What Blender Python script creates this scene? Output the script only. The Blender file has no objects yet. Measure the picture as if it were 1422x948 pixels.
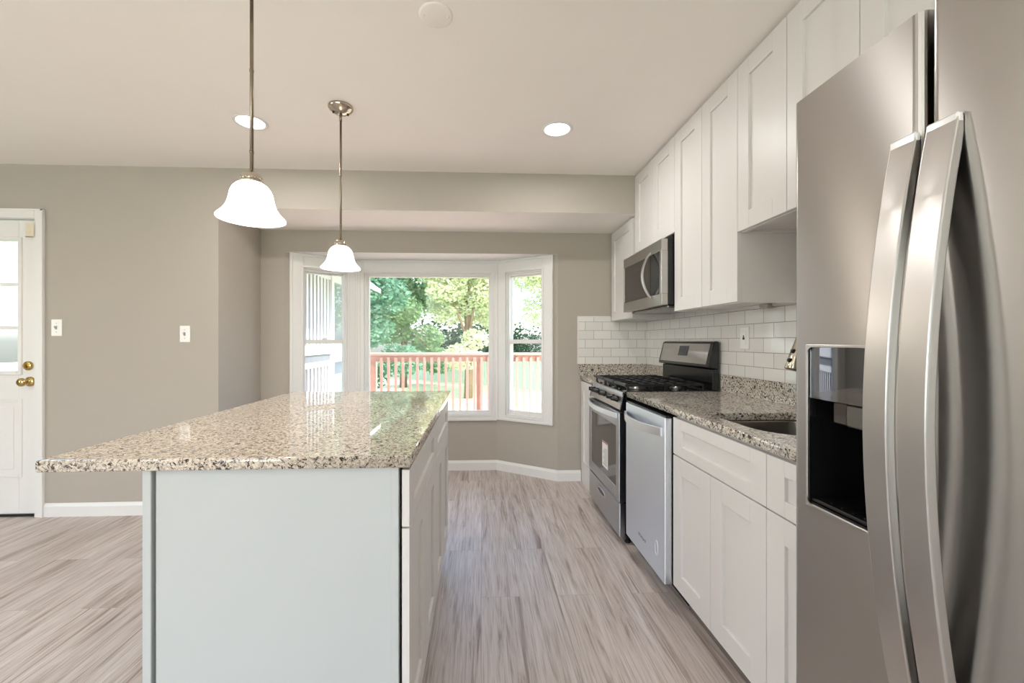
import bpy, bmesh, math, random
from mathutils import Matrix, Vector
random.seed(7)
SC = bpy.context.scene
COL = SC.collection

# ------------------------------------------------------------------ camera
F_PX, CX, CY, YAW, EYE = 581.5, 695.0, 473.7, 0.0458, 1.215
cam = bpy.data.cameras.new('camera')
cam.sensor_width = 36.0
cam.lens = 36.0 * F_PX / 1422.0
cam.shift_x = (711.0 - CX) / 1422.0
cam.shift_y = (CY - 474.0) / 1422.0
cam.clip_start = 0.05
cam.clip_end = 300
camo = bpy.data.objects.new('camera', cam)
camo.location = (0, 0, EYE)
camo.rotation_euler = (math.pi / 2, 0, -YAW)
COL.objects.link(camo)
SC.camera = camo

# ------------------------------------------------------------------ view, sky, sun, large lights
SC.view_settings.view_transform = 'Standard'
SC.view_settings.look = 'None'
SC.view_settings.gamma = 1.0
SC.view_settings.use_curve_mapping = False
SC.view_settings.exposure = -0.10
SC.cycles.use_denoising = True
SC.cycles.max_bounces = 10
SC.cycles.diffuse_bounces = 6
SC.cycles.sample_clamp_indirect = 6.0

wd = bpy.data.worlds.new('sky')
SC.world = wd
wd.use_nodes = True
nt = wd.node_tree
nt.nodes.clear()
o_ = nt.nodes.new('ShaderNodeOutputWorld')
b_ = nt.nodes.new('ShaderNodeBackground')
s_ = nt.nodes.new('ShaderNodeTexSky')
s_.sky_type = 'NISHITA'
s_.sun_disc = False
s_.sun_elevation = math.radians(50)
s_.sun_rotation = math.radians(150)
s_.air_density = 1.0
s_.dust_density = 3.0
b_.inputs['Strength'].default_value = 1.15
nt.links.new(s_.outputs[0], b_.inputs[0])
nt.links.new(b_.outputs[0], o_.inputs[0])


def light(name, kind, loc, energy, color=(1, 1, 1), direction=(0, 0, -1), **kw):
    l = bpy.data.lights.new(name, kind)
    l.energy = energy
    l.color = color
    for k, v in kw.items():
        setattr(l, k, v)
    o = bpy.data.objects.new(name, l)
    o.location = loc
    o.rotation_euler = Vector(direction).to_track_quat('-Z', 'Y').to_euler()
    COL.objects.link(o)
    return o


SUN = light('sun', 'SUN', (4, -6, 12), 9.5, (1.0, 0.95, 0.88), (-0.75, -0.04, -1.0), angle=0.01)
# added fill light behind the camera, tilted up to brighten the ceiling
light('rear_fill_light', 'AREA', (-1.7, -3.10, 1.20), 76, (0.93, 0.965, 1.0), (0, 0.5, 0.87), shape='RECTANGLE', size=3.6, size_y=1.7)
# second added fill at the left wall, also aimed upward
light('side_fill_light', 'AREA', (-4.9, 0.2, 1.45), 27, (0.94, 0.97, 1.0), (0.8, 0, 0.6), shape='RECTANGLE', size=1.6, size_y=1.3)


# ------------------------------------------------------------------ helpers: materials
def lin(c):
    def f(v):
        v /= 255.0
        return v / 12.92 if v <= 0.04045 else ((v + 0.055) / 1.055) ** 2.4
    return (f(c[0]), f(c[1]), f(c[2]), 1.0)


def mat(name, color, rough=0.5, metal=0.0, spec=0.5, coat=0.0, emit=None, estr=0.0, noise=0.0, nscale=40.0, bump=0.0):
    m = bpy.data.materials.new(name)
    m.use_nodes = True
    n = m.node_tree.nodes
    L = m.node_tree.links
    p = n['Principled BSDF']
    p.inputs['Base Color'].default_value = lin(color)
    p.inputs['Roughness'].default_value = rough
    p.inputs['Metallic'].default_value = metal
    p.inputs['Specular IOR Level'].default_value = spec
    p.inputs['Coat Weight'].default_value = coat
    p.inputs['Coat Roughness'].default_value = 0.05
    if emit:
        p.inputs['Emission Color'].default_value = lin(emit)
        p.inputs['Emission Strength'].default_value = estr
    tc = n.new('ShaderNodeTexCoord')
    t = n.new('ShaderNodeTexNoise')
    t.inputs['Scale'].default_value = nscale
    t.inputs['Detail'].default_value = 4
    L.new(tc.outputs['Object'], t.inputs['Vector'])
    if noise > 0:
        mx = n.new('ShaderNodeMix')
        mx.data_type = 'RGBA'
        c = lin(color)
        mx.inputs[6].default_value = tuple(v * (1 - noise) for v in c[:3]) + (1,)
        mx.inputs[7].default_value = tuple(min(1, v * (1 + noise)) for v in c[:3]) + (1,)
        L.new(t.outputs[0], mx.inputs[0])
        L.new(mx.outputs[2], p.inputs['Base Color'])
    if bump > 0:
        b = n.new('ShaderNodeBump')
        b.inputs['Strength'].default_value = bump
        b.inputs['Distance'].default_value = 0.002
        L.new(t.outputs[0], b.inputs['Height'])
        L.new(b.outputs[0], p.inputs['Normal'])
    return m


def ramp(n, stops, interp='LINEAR'):
    r = n.new('ShaderNodeValToRGB')
    r.color_ramp.interpolation = interp
    e = r.color_ramp.elements
    while len(e) < len(stops):
        e.new(0.5)
    for i, (p, c) in enumerate(stops):
        e[i].position = p
        e[i].color = lin(c) if max(c) > 1 else (c[0], c[1], c[2], 1)
    return r


def granite(name, shift=0.0, tint=(1, 1, 1)):
    m = bpy.data.materials.new(name)
    m.use_nodes = True
    n = m.node_tree.nodes
    L = m.node_tree.links
    p = n['Principled BSDF']
    p.inputs['Roughness'].default_value = 0.03
    p.inputs['Specular IOR Level'].default_value = 0.6
    tc = n.new('ShaderNodeTexCoord')
    warp = n.new('ShaderNodeTexNoise')
    warp.inputs['Scale'].default_value = 45
    warp.inputs['Detail'].default_value = 3
    L.new(tc.outputs['Object'], warp.inputs['Vector'])
    mad = n.new('ShaderNodeVectorMath')
    mad.operation = 'MULTIPLY_ADD'
    mad.inputs[1].default_value = (0.03, 0.03, 0.03)
    L.new(warp.outputs['Color'], mad.inputs[0])
    L.new(tc.outputs['Object'], mad.inputs[2])
    vor = n.new('ShaderNodeTexVoronoi')
    vor.inputs['Scale'].default_value = 230
    L.new(mad.outputs[0], vor.inputs['Vector'])
    sep = n.new('ShaderNodeSeparateColor')
    L.new(vor.outputs['Color'], sep.inputs[0])
    base = ramp(n, [(0.0, (154, 144, 135)), (0.22, (192, 184, 174)), (0.5, (215, 209, 199)), (0.8, (228, 224, 215)), (1.0, (182, 177, 170))])
    L.new(sep.outputs[0], base.inputs[0])
    fl_ = n.new('ShaderNodeTexNoise')
    fl_.inputs['Scale'].default_value = 100
    fl_.inputs['Detail'].default_value = 6
    fl_.inputs['Roughness'].default_value = 0.68
    L.new(mad.outputs[0], fl_.inputs['Vector'])
    jit = n.new('ShaderNodeMath')
    jit.operation = 'MULTIPLY_ADD'
    jit.inputs[1].default_value = 0.10
    L.new(sep.outputs[1], jit.inputs[0])
    L.new(fl_.outputs[0], jit.inputs[2])
    fr_ = ramp(n, [(0.455 - shift, (1, 1, 1)), (0.50 - shift, (0.55, 0.55, 0.55)), (0.535 - shift, (0, 0, 0))])
    L.new(jit.outputs[0], fr_.inputs[0])
    r = n.new('ShaderNodeMix')
    r.data_type = 'RGBA'
    r.inputs[7].default_value = lin((44, 41, 41))
    L.new(fr_.outputs[0], r.inputs[0])
    L.new(base.outputs[0], r.inputs[6])
    mul = n.new('ShaderNodeMix')
    mul.data_type = 'RGBA'
    mul.blend_type = 'MULTIPLY'
    mul.inputs[0].default_value = 1
    mul.inputs[7].default_value = tint + (1,)
    L.new(r.outputs[2], mul.inputs[6])
    L.new(mul.outputs[2], p.inputs['Base Color'])
    return m


def wood_floor():
    m = bpy.data.materials.new('grey_brown_plank')
    m.use_nodes = True
    n = m.node_tree.nodes
    L = m.node_tree.links
    p = n['Principled BSDF']
    tc = n.new('ShaderNodeTexCoord')
    sx = n.new('ShaderNodeSeparateXYZ')
    L.new(tc.outputs['Object'], sx.inputs[0])
    cb = n.new('ShaderNodeCombineXYZ')
    L.new(sx.outputs['Y'], cb.inputs['X'])
    L.new(sx.outputs['X'], cb.inputs['Y'])
    br = n.new('ShaderNodeTexBrick')
    br.offset = 0.37
    br.inputs['Scale'].default_value = 1
    br.inputs['Brick Width'].default_value = 1.22
    br.inputs['Row Height'].default_value = 0.182
    br.inputs['Mortar Size'].default_value = 0.0009
    br.inputs['Mortar Smooth'].default_value = 0.2
    br.inputs['Color1'].default_value = (0, 0, 0, 1)
    br.inputs['Color2'].default_value = (1, 1, 1, 1)
    br.inputs['Mortar'].default_value = (0.5, 0.5, 0.5, 1)
    L.new(cb.outputs[0], br.inputs['Vector'])
    # grain stretched along the plank, shifted from plank to plank
    mp = n.new('ShaderNodeMapping')
    mp.inputs['Scale'].default_value = (15.0, 0.9, 1)
    L.new(tc.outputs['Object'], mp.inputs['Vector'])
    w = n.new('ShaderNodeMath')
    w.operation = 'MULTIPLY'
    w.inputs[1].default_value = 13.0
    L.new(br.outputs['Color'], w.inputs[0])
    g = n.new('ShaderNodeTexNoise')
    g.noise_dimensions = '4D'
    g.inputs['Scale'].default_value = 1.7
    g.inputs['Detail'].default_value = 9
    g.inputs['Roughness'].default_value = 0.66
    g.inputs['Distortion'].default_value = 1.1
    L.new(mp.outputs[0], g.inputs['Vector'])
    L.new(w.outputs[0], g.inputs['W'])
    r = ramp(n, [(0.27, (120, 101, 91)), (0.37, (164, 147, 138)), (0.47, (198, 187, 180)), (0.70, (220, 213, 209))])
    L.new(g.outputs[0], r.inputs[0])
    mp2 = n.new('ShaderNodeMapping')
    mp2.inputs['Scale'].default_value = (90.0, 2.5, 1)
    L.new(tc.outputs['Object'], mp2.inputs['Vector'])
    g2 = n.new('ShaderNodeTexNoise')
    g2.inputs['Scale'].default_value = 2.0
    g2.inputs['Detail'].default_value = 5
    L.new(mp2.outputs[0], g2.inputs['Vector'])
    r2 = ramp(n, [(0.33, (0.70, 0.675, 0.66)), (0.52, (1.0, 1.0, 1.0))])
    L.new(g2.outputs[0], r2.inputs[0])
    mu = n.new('ShaderNodeMix')
    mu.data_type = 'RGBA'
    mu.blend_type = 'MULTIPLY'
    mu.inputs[0].default_value = 1
    L.new(r.outputs[0], mu.inputs[6])
    L.new(r2.outputs[0], mu.inputs[7])
    tn = ramp(n, [(0.0, (0.86, 0.84, 0.83)), (1.0, (1.0, 1.0, 1.0))])
    L.new(br.outputs['Color'], tn.inputs[0])
    mu2 = n.new('ShaderNodeMix')
    mu2.data_type = 'RGBA'
    mu2.blend_type = 'MULTIPLY'
    mu2.inputs[0].default_value = 1
    L.new(mu.outputs[2], mu2.inputs[6])
    L.new(tn.outputs[0], mu2.inputs[7])
    jm = n.new('ShaderNodeMix')
    jm.data_type = 'RGBA'
    jm.inputs[7].default_value = lin((156, 143, 134))
    L.new(br.outputs['Fac'], jm.inputs[0])
    L.new(mu2.outputs[2], jm.inputs[6])
    L.new(jm.outputs[2], p.inputs['Base Color'])
    p.inputs['Roughness'].default_value = 0.36
    p.inputs['Specular IOR Level'].default_value = 0.5
    b = n.new('ShaderNodeBump')
    b.inputs['Strength'].default_value = 0.12
    b.inputs['Distance'].default_value = 0.002
    L.new(g2.outputs[0], b.inputs['Height'])
    L.new(b.outputs[0], p.inputs['Normal'])
    return m


def tile_mat(name, axis):
    m = bpy.data.materials.new(name)
    m.use_nodes = True
    n = m.node_tree.nodes
    L = m.node_tree.links
    p = n['Principled BSDF']
    tc = n.new('ShaderNodeTexCoord')
    sx = n.new('ShaderNodeSeparateXYZ')
    L.new(tc.outputs['Object'], sx.inputs[0])
    cb = n.new('ShaderNodeCombineXYZ')
    L.new(sx.outputs[axis], cb.inputs['X'])
    L.new(sx.outputs['Z'], cb.inputs['Y'])
    ad = n.new('ShaderNodeVectorMath')
    ad.inputs[1].default_value = (0.008 + (0.0 if axis == 'X' else 0.036), -1.232 + 0.076 * 20, 0)
    L.new(cb.outputs[0], ad.inputs[0])
    br = n.new('ShaderNodeTexBrick')
    br.offset = 0.5
    br.inputs['Scale'].default_value = 1
    br.inputs['Brick Width'].default_value = 0.152
    br.inputs['Row Height'].default_value = 0.076
    br.inputs['Mortar Size'].default_value = 0.0016
    br.inputs['Mortar Smooth'].default_value = 0.1
    br.inputs['Color1'].default_value = lin((232, 230, 226))
    br.inputs['Color2'].default_value = lin((224, 222, 218))
    br.inputs['Mortar'].default_value = lin((150, 147, 142))
    L.new(ad.outputs[0], br.inputs['Vector'])
    L.new(br.outputs['Color'], p.inputs['Base Color'])
    rr = n.new('ShaderNodeMapRange')
    rr.inputs['To Min'].default_value = 0.07
    rr.inputs['To Max'].default_value = 0.7
    L.new(br.outputs['Fac'], rr.inputs[0])
    L.new(rr.outputs[0], p.inputs['Roughness'])
    wv = n.new('ShaderNodeTexNoise')
    wv.inputs['Scale'].default_value = 11
    L.new(tc.outputs['Object'], wv.inputs['Vector'])
    hh = n.new('ShaderNodeMath')
    hh.operation = 'MULTIPLY_ADD'
    hh.inputs[1].default_value = -1.0
    L.new(br.outputs['Fac'], hh.inputs[0])
    L.new(wv.outputs[0], hh.inputs[2])
    b = n.new('ShaderNodeBump')
    b.inputs['Strength'].default_value = 0.35
    b.inputs['Distance'].default_value = 0.003
    L.new(hh.outputs[0], b.inputs['Height'])
    L.new(b.outputs[0], p.inputs['Normal'])
    return m


def steel(name, color=(184, 181, 178), rough=0.30, aniso=0.95, rot=0.25, stretch=(2, 2, 60)):
    m = bpy.data.materials.new(name)
    m.use_nodes = True
    n = m.node_tree.nodes
    L = m.node_tree.links
    p = n['Principled BSDF']
    p.inputs['Base Color'].default_value = lin(color)
    p.inputs['Metallic'].default_value = 1.0
    p.inputs['Anisotropic'].default_value = aniso
    p.inputs['Anisotropic Rotation'].default_value = rot
    tg = n.new('ShaderNodeTangent')
    tg.direction_type = 'RADIAL'
    tg.axis = 'Z'
    L.new(tg.outputs[0], p.inputs['Tangent'])
    tc = n.new('ShaderNodeTexCoord')
    mp = n.new('ShaderNodeMapping')
    mp.inputs['Scale'].default_value = stretch
    L.new(tc.outputs['Object'], mp.inputs['Vector'])
    t = n.new('ShaderNodeTexNoise')
    t.inputs['Scale'].default_value = 3
    t.inputs['Detail'].default_value = 4
    L.new(mp.outputs[0], t.inputs['Vector'])
    mr = n.new('ShaderNodeMapRange')
    mr.inputs['To Min'].default_value = rough - 0.008
    mr.inputs['To Max'].default_value = rough + 0.008
    L.new(t.outputs[0], mr.inputs[0])
    L.new(mr.outputs[0], p.inputs['Roughness'])
    return m


def glass_mat(name):
    m = bpy.data.materials.new(name)
    m.use_nodes = True
    n = m.node_tree.nodes
    L = m.node_tree.links
    n.clear()
    o = n.new('ShaderNodeOutputMaterial')
    mx = n.new('ShaderNodeMixShader')
    t = n.new('ShaderNodeBsdfTransparent')
    t.inputs[0].default_value = (0.97, 0.985, 0.98, 1)
    g = n.new('ShaderNodeBsdfGlossy')
    g.inputs['Roughness'].default_value = 0.0
    lw = n.new('ShaderNodeLayerWeight')
    pw = n.new('ShaderNodeMath')
    pw.operation = 'POWER'
    pw.inputs[1].default_value = 5.0
    L.new(lw.outputs['Facing'], pw.inputs[0])
    f = n.new('ShaderNodeMath')
    f.operation = 'MULTIPLY_ADD'
    f.inputs[1].default_value = 0.9
    f.inputs[2].default_value = 0.012
    L.new(pw.outputs[0], f.inputs[0])
    L.new(f.outputs[0], mx.inputs[0])
    L.new(t.outputs[0], mx.inputs[1])
    L.new(g.outputs[0], mx.inputs[2])
    L.new(mx.outputs[0], o.inputs[0])
    return m


def leaf_mat(name, c1, c2, trans=0.45):
    m = bpy.data.materials.new(name)
    m.use_nodes = True
    n = m.node_tree.nodes
    L = m.node_tree.links
    n.clear()
    o = n.new('ShaderNodeOutputMaterial')
    d = n.new('ShaderNodeBsdfDiffuse')
    t = n.new('ShaderNodeBsdfTranslucent')
    mx = n.new('ShaderNodeMixShader')
    mx.inputs[0].default_value = trans
    tc = n.new('ShaderNodeTexCoord')
    ns = n.new('ShaderNodeTexNoise')
    ns.inputs['Scale'].default_value = 3.0
    ns.inputs['Detail'].default_value = 5
    L.new(tc.outputs['Object'], ns.inputs['Vector'])
    r = ramp(n, [(0.3, c1), (0.7, c2)])
    L.new(ns.outputs[0], r.inputs[0])
    L.new(r.outputs[0], d.inputs[0])
    L.new(r.outputs[0], t.inputs[0])
    L.new(d.outputs[0], mx.inputs[1])
    L.new(t.outputs[0], mx.inputs[2])
    L.new(mx.outputs[0], o.inputs[0])
    return m


M = {}
M['wall'] = mat('taupe_wall_paint', (175, 168, 158), 0.75, noise=0.02, nscale=6, bump=0.03)
M['ceiling'] = mat('ceiling_paint', (248, 243, 238), 0.85, noise=0.015, nscale=5)
M['trim'] = mat('white_trim_paint', (229, 228, 226), 0.35, noise=0.01)
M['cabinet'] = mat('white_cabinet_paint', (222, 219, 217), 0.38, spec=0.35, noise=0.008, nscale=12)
M['panel'] = mat('shaded_white_panel', (192, 197, 198), 0.28, noise=0.01, nscale=8)  # cabinet white darkened, so the shade on the island panels sits in the colour
M['carcass'] = mat('cabinet_carcass', (196, 193, 188), 0.5, noise=0.02)
M['toe'] = mat('toe_kick_board', (120, 112, 106), 0.6, noise=0.05)
M['floor'] = wood_floor()
M['granite'] = granite('speckled_granite', -0.004, (1.0, 0.975, 0.95))
M['granite_island'] = granite('speckled_granite_warm', 0.010, (1.0, 0.935, 0.885))
M['tile_r'] = tile_mat('white_subway_tile', 'Y')
M['tile_b'] = tile_mat('white_subway_tile_end', 'X')
M['grout'] = mat('tile_edge', (228, 225, 220), 0.25, noise=0.01)
M['steel'] = steel('brushed_steel')
M['steel_bright'] = steel('brushed_steel_handle', (205, 203, 201), 0.30, 0.4)
M['handle'] = mat('satin_handle_metal', (232, 233, 236), 0.42, 1.0, noise=0.01)
M['sink'] = mat('sink_steel', (205, 200, 194), 0.24, 1.0, noise=0.02)
M['steel_cool'] = steel('satin_steel', (226, 231, 238), 0.36, 0.85)
M['steel_range'] = steel('range_steel', (186, 187, 190), 0.33, 0.9)
M['steel_dark'] = steel('dark_steel', (150, 147, 143), 0.25, 0.5)
M['chrome'] = mat('satin_nickel', (196, 186, 172), 0.16, 1.0, noise=0.02)
M['nickel_dark'] = mat('brushed_nickel_rod', (150, 138, 122), 0.28, 1.0, noise=0.03)
M['brass'] = mat('polished_brass', (203, 176, 116), 0.14, 1.0, noise=0.03)
M['black'] = mat('black_enamel', (20, 20, 21), 0.18, noise=0.05)
M['gloss_black'] = mat('gloss_black_enamel', (34, 34, 36), 0.07, noise=0.05)
M['black_plastic'] = mat('black_plastic', (16, 16, 17), 0.3, noise=0.05)
M['iron'] = mat('cast_iron', (24, 24, 26), 0.42, noise=0.1, bump=0.1)
M['grey_metal'] = mat('burner_metal', (130, 128, 124), 0.35, 1.0, noise=0.05)
M['dark_glass'] = mat('dark_appliance_glass', (34, 32, 31), 0.03, 0.0, 0.9, noise=0.02)
M['oven_glass'] = mat('oven_door_glass', (70, 64, 59), 0.04, 0.0, 1.0, noise=0.02)
M['touch'] = mat('mirror_touch_panel', (122, 124, 128), 0.03, 1.0, noise=0.01)
M['display'] = mat('display_glass', (14, 15, 20), 0.08, emit=(90, 120, 190), estr=0.02, noise=0.03)
M['plastic'] = mat('white_plastic', (240, 239, 236), 0.3, noise=0.01)
M['plastic_grey'] = mat('grey_plastic', (170, 168, 165), 0.35, noise=0.02)
M['paper'] = mat('white_paper', (236, 235, 232), 0.7, noise=0.02)
M['ink'] = mat('grey_print', (120, 120, 124), 0.7, noise=0.02)
M['red_ink'] = mat('red_print', (190, 60, 55), 0.6, noise=0.03)
M['tape'] = mat('masking_tape', (222, 212, 190), 0.7, noise=0.06)
M['red_tag'] = mat('red_plastic_tag', (214, 72, 78), 0.35, noise=0.08)
M['film'] = mat('clear_film', (225, 225, 225), 0.12, noise=0.04)
M['glass'] = glass_mat('window_glass')
M['shade'] = mat('opal_glass_shade', (250, 247, 240), 0.25, emit=(255, 249, 241), estr=2.6, noise=0.01)
M['bulb'] = mat('frosted_bulb', (255, 250, 240), 0.3, emit=(255, 240, 215), estr=8, noise=0.01)
M['lens'] = mat('recessed_lens', (255, 255, 255), 0.4, emit=(255, 252, 246), estr=9, noise=0.01)
M['redwood'] = mat('red_deck_stain', (205, 165, 152), 0.65, noise=0.12, nscale=18)
M['deck'] = mat('deck_boards', (212, 184, 174), 0.7, noise=0.15, nscale=12)
M['porch'] = mat('white_porch_paint', (226, 227, 229), 0.5, noise=0.01)
M['porch_panel'] = mat('grey_porch_screen', (120, 122, 128), 0.6, noise=0.15, nscale=9)
M['grass'] = mat('lawn_grass', (168, 182, 142), 0.9, noise=0.45, nscale=1.4)
M['fence'] = mat('weathered_fence_board', (168, 184, 168), 0.8, noise=0.18, nscale=5)
M['bark'] = mat('tree_bark', (128, 106, 88), 0.9, noise=0.3, nscale=12)
M['leaf_a'] = leaf_mat('mid_green_leaf', (92, 126, 92), (160, 184, 140))
M['leaf_b'] = leaf_mat('blue_green_leaf', (70, 108, 92), (130, 165, 138))
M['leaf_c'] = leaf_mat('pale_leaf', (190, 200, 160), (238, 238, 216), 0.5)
M['leaf_d'] = leaf_mat('dark_leaf', (30, 48, 40), (60, 82, 62))
M['siding'] = mat('white_siding', (236, 237, 238), 0.6, noise=0.02)
M['shingle'] = mat('grey_shingle', (140, 138, 136), 0.85, noise=0.15)
M['green_board'] = mat('green_painted_board', (150, 190, 172), 0.6, noise=0.05)


# ------------------------------------------------------------------ helpers: geometry
class MB:
    """collects shapes given in world coordinates and links them as one mesh object"""

    def __init__(self, T=None):
        self.bm = bmesh.new()
        self.T = T
        self.smooth = []

    def _add(self, t, smooth=False):
        if self.T is not None:
            bmesh.ops.transform(t, matrix=self.T, verts=t.verts)
        me = bpy.data.meshes.new('tmp')
        for f in t.faces:
            f.smooth = smooth
        t.to_mesh(me)
        t.free()
        self.bm.from_mesh(me)
        bpy.data.meshes.remove(me)
        return self

    def box(self, x0, x1, y0, y1, z0, z1, bev=0.0, seg=1, smooth=False):
        t = bmesh.new()
        bmesh.ops.create_cube(t, size=1.0)
        x0, x1 = sorted((x0, x1))
        y0, y1 = sorted((y0, y1))
        z0, z1 = sorted((z0, z1))
        for v in t.verts:
            v.co = Vector(((x0 + x1) / 2 + v.co.x * (x1 - x0), (y0 + y1) / 2 + v.co.y * (y1 - y0), (z0 + z1) / 2 + v.co.z * (z1 - z0)))
        if bev > 0:
            bmesh.ops.bevel(t, geom=list(t.edges), offset=bev, segments=seg, profile=0.5, affect='EDGES')
        return self._add(t, smooth)

    def prism(self, pts, axis, a, b, bev=0.0, seg=1, smooth=False):
        """polygon pts (2D) extruded along axis from a to b; the 2D axes are the other two in xyz order"""
        t = bmesh.new()

        def P(q, h):
            return {'x': (h, q[0], q[1]), 'y': (q[0], h, q[1]), 'z': (q[0], q[1], h)}[axis]
        A = [t.verts.new(P(q, a)) for q in pts]
        B = [t.verts.new(P(q, b)) for q in pts]
        n = len(pts)
        t.faces.new(A)
        t.faces.new(B[::-1])
        for i in range(n):
            t.faces.new((A[i], B[i], B[(i + 1) % n], A[(i + 1) % n]))
        bmesh.ops.recalc_face_normals(t, faces=t.faces)
        if bev > 0:
            es = [e for e in t.edges if len(e.link_faces) == 2 and e.calc_face_angle() > 0.5]
            bmesh.ops.bevel(t, geom=es, offset=bev, segments=seg, profile=0.5, affect='EDGES')
        return self._add(t, smooth)

    def tube(self, pts, r, n=12, caps=True, smooth=True):
        t = bmesh.new()
        pts = [Vector(p) for p in pts]
        rs = r if isinstance(r, (list, tuple)) else [r] * len(pts)
        rings = []
        up = None
        for i, p in enumerate(pts):
            d = (pts[min(i + 1, len(pts) - 1)] - pts[max(i - 1, 0)]).normalized()
            if up is None:
                up = Vector((0, 0, 1)) if abs(d.z) < 0.9 else Vector((1, 0, 0))
            u = (up - d * up.dot(d)).normalized()
            up = u
            w = d.cross(u)
            rings.append([t.verts.new(p + rs[i] * (math.cos(2 * math.pi * k / n) * u + math.sin(2 * math.pi * k / n) * w)) for k in range(n)])
        for a, b in zip(rings, rings[1:]):
            for k in range(n):
                t.faces.new((a[k], a[(k + 1) % n], b[(k + 1) % n], b[k]))
        if caps:
            t.faces.new(rings[0][::-1])
            t.faces.new(rings[-1])
        bmesh.ops.recalc_face_normals(t, faces=t.faces)
        return self._add(t, smooth)

    def lathe(self, prof, c, axis='z', n=40, smooth=True):
        """prof: (radius, height) along axis from centre c"""
        t = bmesh.new()
        rings = []
        for (r, h) in prof:
            ring = []
            m = 1 if r < 1e-6 else n
            for k in range(m):
                a = 2 * math.pi * k / n
                q = (r * math.cos(a), r * math.sin(a))
                p = {'z': (q[0], q[1], h), 'x': (h, q[0], q[1]), 'y': (q[0], h, q[1])}[axis]
                ring.append(t.verts.new(Vector(c) + Vector(p)))
            rings.append(ring)
        for a, b in zip(rings, rings[1:]):
            for k in range(n):
                va = [a[k % len(a)], a[(k + 1) % len(a)]]
                vb = [b[(k + 1) % len(b)], b[k % len(b)]]
                vs = []
                for v in va + vb:
                    if v not in vs:
                        vs.append(v)
                if len(vs) > 2:
                    t.faces.new(vs)
        bmesh.ops.recalc_face_normals(t, faces=t.faces)
        return self._add(t, smooth)

    def frame(self, o, i, z0, z1, bev=0.0):
        """picture frame in local x-z: outer rect o=(x0,x1,z0,z1), inner rect i, between local y z0..z1"""
        self.box(o[0], i[0], z0, z1, o[2], o[3], bev)
        self.box(i[1], o[1], z0, z1, o[2], o[3], bev)
        self.box(i[0], i[1], z0, z1, o[2], i[2], bev)
        self.box(i[0], i[1], z0, z1, i[3], o[3], bev)
        return self

    def build(self, name, material, parent=None, smooth_angle=None):
        me = bpy.data.meshes.new(name)
        if parent is not None:
            loc = parent.matrix_basis.translation.copy()
            p = parent.parent
            while p is not None:
                loc += p.matrix_basis.translation
                p = p.parent
            bmesh.ops.translate(self.bm, verts=self.bm.verts, vec=-loc)
        self.bm.to_mesh(me)
        self.bm.free()
        me.materials.append(material)
        o = bpy.data.objects.new(name, me)
        COL.objects.link(o)
        if parent is not None:
            o.parent = parent
        return o


def tag(o, label, cat, group=None):
    o['label'] = label
    o['category'] = cat
    if group:
        o['group'] = group
    return o


def thing(name, label, cat, loc, group=None):
    o = bpy.data.objects.new(name, None)
    o.empty_display_size = 0.1
    o.location = loc
    COL.objects.link(o)
    return tag(o, label, cat, group)


def setting(name, loc=(0, 0, 0)):
    o = bpy.data.objects.new(name, None)
    o.empty_display_size = 0.1
    o.location = loc
    o['kind'] = 'structure'
    COL.objects.link(o)
    return o


def struct(mb, name, m):
    o = mb.build(name, m)
    o['kind'] = 'structure'
    return o


def copy_tree(o, parent=None):
    c = o.copy()
    COL.objects.link(c)
    if parent is not None:
        c.parent = parent
    for ch in list(o.children):
        copy_tree(ch, c)
    return c


def shaker(face, x, y0, y1, z0, z1, sw=0.075, t=0.02, rec=0.0105, g=0.0015):
    """shaker front on a plane x = const; face=-1 looks to -x, +1 to +x; x is the outer face"""
    mb = MB()
    y0 += g
    y1 -= g
    z0 += g
    z1 -= g
    xb = x - face * t
    xr = x - face * rec
    b = 0.0009
    mb.box(xb, xr, y0 + sw * .8, y1 - sw * .8, z0 + sw * .5, z1 - sw * .5)
    sz = min(sw, (z1 - z0) * 0.29)
    mb.box(xb, x, y0, y0 + sw, z0, z1, b)
    mb.box(xb, x, y1 - sw, y1, z0, z1, b)
    mb.box(xb, x, y0 + sw, y1 - sw, z0, z0 + sz, b)
    mb.box(xb, x, y0 + sw, y1 - sw, z1 - sz, z1, b)
    return mb


# ------------------------------------------------------------------ dimensions
CEIL = 2.44
YA, YB, YC = 3.049, 3.62, 3.965
XL, XR = -1.857, 1.456
XW = -5.1
YR = -3.4
SOF = 2.158
BAYTOP = 1.972
BL0, BL1, BR1, BR0 = (-1.665, YB), (-1.147, YC), (0.147, YC), (0.665, YB)

# ------------------------------------------------------------------ room shell
fl = MB()
fl.box(XW - .1, XR + .1, YR - .1, YA + .1, -0.1, 0)
fl.box(XL - .1, XR + .1, YA + .1, YB + .1, -0.1, 0)
fl.prism([(-1.80, YB + .1), (-1.24, 4.08), (0.24, 4.08), (0.80, YB + .1)], 'z', -0.1, 0)
struct(fl, 'floor', M['floor'])
struct(MB().box(XW - .1, XR + .1, YR - .1, YA + .12, CEIL, CEIL + .12), 'ceiling', M['ceiling'])
struct(MB().box(XL - .1, XR + .1, YA + .12, YB + .12, SOF, SOF + .1).box(XL, XR, YA + .001, YA + .12, SOF - .0005, SOF + .1), 'ceiling_alcove', M['ceiling'])
struct(MB().prism([(-1.80, YB + .001), (-1.24, 4.09), (0.24, 4.09), (0.80, YB + .001)], 'z', BAYTOP - .001, BAYTOP + .1), 'ceiling_bay', M['trim'])

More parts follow.
